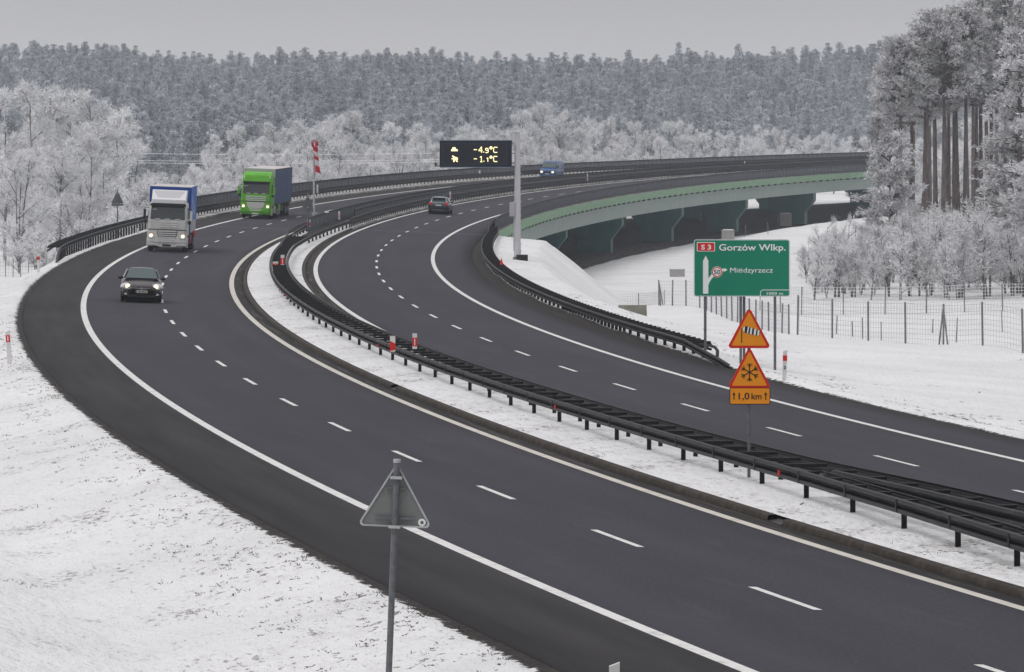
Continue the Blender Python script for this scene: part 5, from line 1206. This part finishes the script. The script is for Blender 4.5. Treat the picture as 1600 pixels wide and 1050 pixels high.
def broad(seed, H=15., rad=3.4, n1=16, n2=9, n3=9, n4=3, base=.16, droop=0., tw=.055, stems=1, fr=.55, tl=.9, steep=.95, inner=.035):
    rs = np.random.RandomState(seed); segs = []; tw_c = []; tw_d = []; tw_l = []
    trunks = []
    for st_ in range(stems):
        ph0 = rs.rand()*6.28; ln = rs.uniform(.02, .10)*(1 if stems == 1 else 2.2); Hs = H*(1 if st_ == 0 else rs.uniform(.7, .97)); tr0 = H*.011/(stems**.5)+.03
        tp = lambda z, ph0=ph0, ln=ln, Hs=Hs: np.array([math.cos(ph0)*ln*z+.15*math.sin(z*.6+st_), math.sin(ph0)*ln*z, z])
        zz = np.linspace(-.6, Hs*.93, 8); trunks += [(tp(a), tp(b), tr0*(1-.85*max(a, 0)/Hs)+.012, tr0*(1-.85*max(b, 0)/Hs)+.012) for a, b in zip(zz[:-1], zz[1:])]
        for i in range(max(4, n1//stems)):
            f = rs.uniform(base, .95); z = Hs*f; ph = rs.rand()*6.28; el = rs.uniform(.55, 1.1)*steep+.15*f
            L = rad*(1.25-.85*f)*rs.uniform(.7, 1.15)/max(.5, math.cos(el))*.85; L = min(L, (Hs*1.03-z)*1.25+.6)
            d = np.array([math.cos(ph)*math.cos(el), math.sin(ph)*math.cos(el), math.sin(el)]); p0 = tp(z)
            pts = [p0+d*L*t+np.array([math.cos(ph), math.sin(ph), -.6])*L*.12*t*t*(1+2*droop) for t in (0, .35, .7, 1)]
            for a, b, r0, r1 in zip(pts[:-1], pts[1:], (.03+.012*L, .025+.006*L, .022), (.025+.006*L, .022, .012)): segs.append((a, b, r0, r1))
            for j in range(n2):
                t = rs.uniform(.15, 1); k = min(2, int(t*3)); a = pts[k]+(pts[k+1]-pts[k])*(t*3-k if t < 1 else 1)
                d2 = unit(d*.8+rs.normal(size=3)*.55+np.array([0, 0, .15-.5*droop])); L2 = L*.38*rs.uniform(.5, 1.2)*(1.15-.5*t); b = a+d2*L2
                segs.append((a, b, .020, .010))
                tt = rs.uniform(.1, 1, n3)[:, None]; c = a+(b-a)*tt; d3 = unit(d2*.6+rs.normal(size=(n3, 3))*.65+np.array([0, 0, .12-1.1*droop])); l3 = tl*rs.uniform(.45, 1.1, n3)
                tw_c.append(c); tw_d.append(d3); tw_l.append(l3)
                c4 = np.repeat(c+d3*l3[:, None]*.4, n4, 0)+np.repeat(d3, n4, 0)*rs.uniform(-.2, .4, (n3*n4, 1)); d4 = unit(np.repeat(d3, n4, 0)*.6+rs.normal(size=(n3*n4, 3))*.6+np.array([0, 0, .08-.9*droop]))
                tw_c.append(c4); tw_d.append(d4); tw_l.append(tl*.55*rs.uniform(.5, 1.1, n3*n4))
    c = np.concatenate(tw_c); d = np.concatenate(tw_d); l = np.concatenate(tw_l)
    Vb, Tb = blades(c, d, l, tw*rs.uniform(.7, 1.4, len(c)), rs); fa = np.repeat(fr+rs.normal(size=len(c))*.13, 4)
    Vt, Tt = tubes(trunks, 6); Vs, Ts = tubes(segs, 3)
    return (Vt, Tt), (Vs, Ts), (Vb, Tb, fa)
def tree_protos(gen, mats2, merged=False):
    (Vt, Tt), (Vs, Ts), (Vb, Tb, fa) = gen
    crown = join([(Vb, Tb, fa, 0), (Vs, Ts, .2, 1)])
    if merged:
        V, T, A, M_ = join([(Vb, Tb, fa, 0), (Vs, Ts, .2, 1), (Vt, Tt, .2, 1)]); return np_mesh('tree', V, T, mats2, M_, A)
    V, T, A, M_ = crown
    return np_mesh('trunk', Vt, Tt, mats2[1]), np_mesh('crown', V, T, mats2, M_, A)
def plant(name, label, cat, group, protos, x, y, sc, rz, dz=-.1, tilt=0):
    z = float(hworld(x, y))+dz; r = empty(name, (x, y, z), (tilt, 0, rz)); r.scale = (sc[0], sc[0], sc[1]); tag(r, label, cat, group)
    for nm, me in zip(('trunk', 'crown'), protos): link(bpy.data.objects.new(nm, me), r)
    return r
FP = [tree_protos(far_pine(100+i, rad=rd, shape=sh, ncl=nc, H=hh), [M_NEEDLE, M_BARK], True) for i, (rd, sh, nc, hh) in enumerate([(2.9, 'round', 40, 13.5), (2.5, 'round', 38, 14.5), (3.2, 'round', 44, 13), (2.6, 'round', 38, 14.8), (2.8, 'round', 38, 12.5), (2.5, 'cone', 36, 14)])]
WT = [tree_protos(broad(200+i, H=15, rad=rd, n1=n1, droop=dp, stems=st_, fr=.70, base=bs, tw=.056, tl=1.0, n4=5), [M_TWIG, M_BARK]) for i, (rd, n1, dp, st_, bs) in enumerate([(3.3, 22, 0, 1, .14), (3.0, 22, .25, 1, .14), (3.8, 26, .05, 2, .12), (3.4, 22, .45, 1, .18), (3.9, 28, .0, 3, .08)])]
WB = [tree_protos(broad(300+i, H=6, rad=2.5, n1=18, n2=8, n3=8, n4=2, stems=4, fr=.62, base=.05, tw=.06, tl=.6, steep=1.05), [M_TWIG, M_BARK]) for i in range(3)]
SP_ = [tree_protos(broad(400+i, H=5.5, rad=rd, n1=22, n2=7, n3=8, n4=3, stems=st_, fr=.66, base=.10, tw=.034, tl=.46, steep=1.12), [M_TWIG, M_BARK]) for i, (rd, st_) in enumerate([(1.0, 1), (1.3, 2), (1.2, 1), (1.6, 3)])]
NP = [tree_protos(pine(500+i, H=23, crown=cr_, rad=rd, nb=nb, tufts=34, nbl=9, bl=.34, bw=.085, shape=sh, fr=fr_, trunk_r=.30), [M_NEEDN, M_BARKP]) for i, (cr_, rd, nb, sh, fr_) in enumerate([(.66, 3.4, 96, 'round', .46), (.62, 3.1, 96, 'round', .43), (.68, 3.7, 96, 'round', .46), (.20, 3.6, 150, 'cone', .50), (.30, 3.0, 110, 'round', .48)])]
LP = tree_protos(pine(560, H=11, crown=.34, rad=2.5, nb=70, tufts=28, nbl=9, bl=.32, bw=.085, shape='round', fr=.48, trunk_r=.14), [M_NEEDN, M_BARKP])
tr_ = random.Random(77)
# ---- white hoarfrosted broadleaved trees: (px, distance, height, proto, where)
def zone(px, d):
    if px < 210: return 'at the far left, beyond the snowy verge'
    if px < 330: return 'behind the silver truck'
    if px < 470: return 'behind the green truck'
    if px < 690: return 'right of the windsock mast'
    if px < 830: return 'behind the electronic sign'
    if px < 1080: return 'right of the blue van'
    return 'above the far bridge end'
whites = []
for px, d, h, k in [(-30, 500, 14, 0), (8, 490, 15.5, 1), (48, 520, 18.5, 2), (78, 535, 19.0, 3), (112, 545, 19.0, 1), (150, 560, 18.6, 0), (180, 575, 16.5, 3), (30, 470, 12.5, 4), (92, 480, 13.5, 0), (135, 500, 13.0, 2), (205, 600, 12.5, 4), (165, 520, 10.5, 1), (-10, 560, 18, 2)]: whites.append((px, d, h, k))
tops = [(230, 286), (262, 262), (300, 250), (330, 235), (345, 200), (372, 196), (400, 205), (432, 182), (465, 196), (496, 178), (520, 170), (548, 173), (580, 190), (610, 192), (640, 182), (668, 190), (700, 198), (728, 188), (760, 196), (792, 188), (815, 172), (842, 160), (872, 164), (905, 178), (930, 186), (958, 175), (985, 190), (1010, 196), (1040, 190), (1072, 182), (1100, 196), (1130, 200), (1165, 205), (1195, 188), (1222, 194), (1255, 206), (1290, 200), (1322, 208), (1350, 214)]
for i, (px, v) in enumerate(tops):
    d = float(np.interp(px, [200, 420, 700, 900, 1350], [600, 660, 740, 830, 900]))+tr_.uniform(-25, 25); x = at(px, d)
    h = H_CAM-(v-157)*d/F_PX-float(hworld(x, d)); whites.append((px, d, max(h, 4), tr_.choice([0, 1, 2, 3, 4, 2, 4])))
for px in range(215, 1370, 34):      # a lower front row
    d = float(np.interp(px, [200, 420, 700, 900, 1350], [560, 610, 690, 770, 850]))+tr_.uniform(-15, 15)
    v = np.interp(px, [200, 340, 700, 1350], [300, 245, 225, 222])+tr_.uniform(-16, 14); x = at(px+tr_.uniform(-8, 8), d)
    h = H_CAM-(v-157)*d/F_PX-float(hworld(x, d)); whites.append((px, d, max(h, 3.5), tr_.choice([0, 2, 4, 4])))
def hdesc(h): return 'tall' if h > 15 else ('slender' if h > 11 else 'low')
for px, d, h, k in whites:
    plant('frosted_tree', hdesc(h)+' white hoarfrosted tree '+zone(px, d), 'tree', 'white hoarfrosted trees '+zone(px, d), WT[k], at(px, d), d, (.93*h/15*tr_.uniform(.9, 1.1) if h > 7 else h/15*1.35, .93*h/15), tr_.uniform(0, 6.28))
# ---- white bushes behind the left rail and below the left trees
bs = [(20+18*i+tr_.uniform(-8, 8), tr_.uniform(455, 520), tr_.uniform(3.0, 6.0)) for i in range(18)]+[(205+15*i, tr_.uniform(500, 560), tr_.uniform(4.5, 7.5)) for i in range(12)]+[(70, 430, 3.4), (30, 452, 3.0), (118, 415, 4.2), (58, 440, 4.2), (140, 430, 5.2), (165, 440, 5.5), (98, 425, 2.6), (190, 450, 6)]
for px, d, h in bs: plant('frosted_bush', ('small' if h < 4.2 else 'tall')+' frosted bush '+('in the snow beyond the left guardrail' if px < 215 else 'behind the trucks'), 'bush', 'frosted bushes beyond the left guardrail', WB[tr_.randrange(3)], at(px, d), d, (h/6*1.15, h/6), tr_.uniform(0, 6.28))
# ---- frosted saplings at right, below the pines
for i in range(120):
    px = 1262+352*(i/120)+tr_.uniform(-9, 9); d = tr_.uniform(392, 455)
    h = np.interp(px, [1255, 1290, 1330, 1420, 1620], [3.2, 4.6, 4.9, 5.6, 6.4])*tr_.uniform(.72, 1.12)
    plant('frosted_sapling', ('bare frosted sapling at the left end of the thicket behind the square-mesh fence' if px < 1330 else 'thin frosted sapling in the thicket below the tall pines'), 'sapling', 'saplings behind the square-mesh fence' if px < 1330 else 'saplings below the tall pines', SP_[tr_.randrange(4)], at(px, d), d, (h/5.5*1.05, h/5.5), tr_.uniform(0, 6.28))
# ---- tall pines at right
def pn(label, px, d, top_v, proto, wsc=1., lean=0., H0=23.):
    x = at(px, d); z = float(hworld(x, d)); h = H_CAM-(top_v-157)*d/F_PX-z
    return plant('pine_tree', label, 'pine tree', 'tall pines at the right edge', proto, x, d, (wsc*h/H0, h/H0), tr_.uniform(0, 6.28))
for i, (px, d, v, k, ws_) in enumerate([(1408, 455, 58, 0, .95), (1440, 462, 40, 1, 1.0), (1463, 470, 22, 2, 1.0), (1482, 458, 34, 0, .95), (1499, 475, 14, 1, 1.0), (1513, 490, 20, 2, .9), (1534, 470, 6, 0, 1.), (1556, 485, -10, 2, 1.), (1580, 470, -14, 1, 1.), (1604, 480, -22, 0, 1.), (1425, 500, 62, 2, .9), (1454, 515, 45, 1, .85), (1476, 520, 30, 0, .85), (1522, 515, 8, 2, .9), (1546, 510, -4, 1, .9), (1592, 520, -20, 2, .9), (1398, 500, 84, 1, .85), (1630, 470, -20, 2, 1.), (1420, 472, 60, 1, .9), (1449, 452, 44, 0, .9), (1472, 448, 30, 2, .9), (1491, 468, 22, 0, .85), (1506, 455, 18, 2, .9), (1526, 462, 10, 1, .9), (1548, 468, 0, 0, .9), (1568, 462, -8, 1, .9)]):
    pn(['bare-trunked tall pine in the front of the right grove', 'tall pine half hidden among the right grove trunks', 'tall frosted pine deeper in the right grove'][2 if d > 492 else int(i > 17)], px, d, v, NP[k], ws_)
pn('slender low frosted pine at the left end of the grove, overlapping the bridge', 1387, 430, 205, LP, 1.0, H0=11.)
pn('small frosted pine at the grove edge just right of the bridge end', 1374, 470, 150, NP[4], .50)
pn('big white-frosted conifer with drooping branches at the right picture edge', 1592, 405, -10, NP[3], 1.0)
pn('second white-frosted conifer, half outside the picture at right', 1640, 395, -20, NP[3], 1.0)
for i in range(12):
    px = 1395+19*i+tr_.uniform(-7, 7); d = tr_.uniform(540, 640); v = tr_.uniform(190, 270)
    h = H_CAM-(v-157)*d/F_PX-VAL; plant('frosted_tree', 'pale frosted tree seen between the pine trunks', 'tree', 'pale trees behind the pine trunks', WT[tr_.randrange(5)], at(px, d), d, (h/15*1.2, h/15), tr_.uniform(0, 6.28))
# ---- the pine wood on the hill: 300 nearest as trees, the rest as one mass
cand = []
rs = np.random.RandomState(8); D = 640.0
while D < 1560:
    wd = .125*D; n = int(2*wd/ (5.6 if D < 900 else 6.4)); 
    for j in range(n):
        x = -wd+2*wd*(j+rs.uniform(.1, .9))/n; y = D+rs.uniform(-3, 3); a = x/y
        d0 = float(np.interp(a, [-.12, -.075, -.05, -.02, .0, .08], [640, 655, 700, 770, 860, 930]))
        if y > d0 and not (a > .074 and y < 1000): cand.append((x, y, rs.randint(6), rs.uniform(.66, 1.18)+(.12 if rs.rand() < .07 else 0), rs.uniform(0, 6.28)))
    D += 6.0 if D < 900 else 8.0
cand = np.array(cand); hz = hworld(cand[:, 0], cand[:, 1])
def hillscale(x, y): return float(np.interp(y, [650, 850, 1100, 1500], [.98, .92, 1.0, 1.12]))
order = np.argsort(cand[:, 1]); near = order[:300]; rest = order[300:]
def zone2(px): return 'at the left' if px < 300 else ('above the trucks' if px < 560 else ('above the electronic sign' if px < 900 else ('above the bridge' if px < 1250 else 'beside the grove')))
for i in near:
    x, y, k, s_, rz = cand[i]; o = link(bpy.data.objects.new('pine_tree', FP[int(k)])); s_ *= hillscale(x, y)
    o.location = (x, y, hz[i]-.3); o.scale = (s_, s_, s_*1.02); o.rotation_euler = (0, 0, rz); zt_2 = zone2(800+F_PX*x/y)
    tag(o, 'grey-green frosted pine along the front of the hillside wood, '+zt_2, 'pine tree', 'pines along the front of the wood, '+zt_2)
# the rest: instances on the points of one object
V = np.array([(cand[i, 0], cand[i, 1], hz[i]-.3) for i in rest]); me = bpy.data.meshes.new('pine_wood'); me.from_pydata([tuple(v) for v in V], [], [])
for nm, ty, arr in (('kind_index', 'INT', cand[rest, 2].astype(np.int32)), ('size', 'FLOAT', np.array([cand[i, 3]*hillscale(cand[i, 0], cand[i, 1]) for i in rest], np.float32)), ('turn', 'FLOAT', cand[rest, 4].astype(np.float32))):
    a = me.attributes.new(nm, ty, 'POINT'); a.data.foreach_set('value', arr)
wood = tag(link(bpy.data.objects.new('pine_wood', me)), 'frosted pine wood covering the hillside up to the skyline', 'wood', None, 'stuff')
pc = bpy.data.collections.new('pine_kinds')
for i, m_ in enumerate(FP): pc.objects.link(bpy.data.objects.new('pine_kind_%d' % i, m_))
ng = bpy.data.node_groups.new('scatter_pines', 'GeometryNodeTree'); ng.interface.new_socket('Geometry', in_out='INPUT', socket_type='NodeSocketGeometry'); ng.interface.new_socket('Geometry', in_out='OUTPUT', socket_type='NodeSocketGeometry')
gi = ng.nodes.new('NodeGroupInput'); go = ng.nodes.new('NodeGroupOutput'); ip = ng.nodes.new('GeometryNodeInstanceOnPoints'); ci = ng.nodes.new('GeometryNodeCollectionInfo')
ci.inputs['Collection'].default_value = pc; ci.inputs['Separate Children'].default_value = True; ci.inputs['Reset Children'].default_value = True
def nat(nm, ty):
    a = ng.nodes.new('GeometryNodeInputNamedAttribute'); a.data_type = ty; a.inputs['Name'].default_value = nm; return a.outputs['Attribute']
cx = ng.nodes.new('ShaderNodeCombineXYZ'); e2 = ng.nodes.new('FunctionNodeEulerToRotation')
L2 = ng.links.new
L2(gi.outputs[0], ip.inputs['Points']); L2(ci.outputs[0], ip.inputs['Instance']); ip.inputs['Pick Instance'].default_value = True
L2(nat('kind_index', 'INT'), ip.inputs['Instance Index']); L2(nat('turn', 'FLOAT'), cx.inputs['Z']); L2(cx.outputs[0], e2.inputs[0]); L2(e2.outputs[0], ip.inputs['Rotation'])
L2(nat('size', 'FLOAT'), ip.inputs['Scale']); L2(ip.outputs[0], go.inputs[0])
md = wood.modifiers.new('scatter', 'NODES'); md.node_group = ng
# ---- dead grass poking through the thin snow beside the carriageways
gr_ = np.random.RandomState(21); C_ = []; 
for (sa, sb, fo, n, clump) in ((0, 130, lambda k: EL_-.25-gr_.gamma(1.2, .9, k), 1100, 1), (20, 250, lambda k: gr_.uniform(6.1, 8.85, k), 1300, 1), (60, 200, lambda k: ER_+.3+gr_.gamma(1.6, 2.5, k), 1100, 1)):
    s_c = sa+(sb-sa)*gr_.rand(n//6)**1.5; o_c = fo(n//6)
    s_ = np.repeat(s_c, 6)+gr_.normal(size=n//6*6)*.30; o_ = np.repeat(o_c, 6)+gr_.normal(size=n//6*6)*.22
    ok = (o_ < EL_-.1) | ((o_ > 6.05) & (o_ < 8.9)) | (o_ > ER_+.15); s_, o_ = s_[ok], o_[ok]
    z_ = np.where((o_ > 5) & (o_ < 10), zs(s_, o_)+.12, hterr(s_, o_)); q_ = P(s_, o_); q_[:, 2] = z_-.01; C_.append(q_)
C_ = np.concatenate(C_); k_b = 7; cc_ = np.repeat(C_, k_b, 0)+gr_.normal(size=(len(C_)*k_b, 3))*np.array([.035, .035, 0])
dd_ = unit(gr_.normal(size=(len(cc_), 3))*np.array([.9, .9, .1])+np.array([0, 0, .32]))
Vb, Tb = blades(cc_, dd_, gr_.uniform(.03, .09, len(cc_)), gr_.uniform(.008, .02, len(cc_)), gr_)
tag(link(bpy.data.objects.new('dead_grass', np_mesh('dead_grass', Vb, Tb, mat('dead_grass_straw', (.085, .068, .052), .9, var=.5, vscale=.8)))), 'brown dead grass poking through the thin snow', 'grass', None, 'stuff')
# ---- tell look-alikes apart by their order from the left
ORD = ['leftmost', 'second from left', 'third from left', 'fourth from left', 'fifth from left', 'sixth from left', 'seventh from left', 'eighth from left', 'ninth from left', 'tenth from left', 'eleventh from left', 'twelfth from left', 'thirteenth from left', 'fourteenth from left', 'fifteenth from left', 'sixteenth from left', 'seventeenth from left', 'eighteenth from left']
byl = {}
for o in C.objects:
    if o.parent is None and 'label' in o.keys(): byl.setdefault(o['label'], []).append(o)
for lb, lst in byl.items():
    if 1 < len(lst) <= 18:
        lst.sort(key=lambda o: o.location.x/o.location.y)
        for i, o in enumerate(lst):
            o['label'] = lb+', '+('rightmost' if i == len(lst)-1 else ORD[i])
# ================================================================== HAZE
hzb = MB().box((400, 1250, 60), (4000, 3600, 150)); hm = bpy.data.materials.new('winter_haze'); hm.use_nodes = True; t = hm.node_tree
for n_ in list(t.nodes):
    if n_.type == 'BSDF_PRINCIPLED': t.nodes.remove(n_)
pv = t.nodes.new('ShaderNodeVolumePrincipled'); pv.inputs['Color'].default_value = (.76, .81, .88, 1); pv.inputs['Density'].default_value = .00017; pv.inputs['Anisotropy'].default_value = .2
t.links.new(pv.outputs[0], [n_ for n_ in t.nodes if n_.type == 'OUTPUT_MATERIAL'][0].inputs['Volume'])
tag(hzb.build('haze', hm), kind='stuff')
print('trees', len(whites), len(cand))
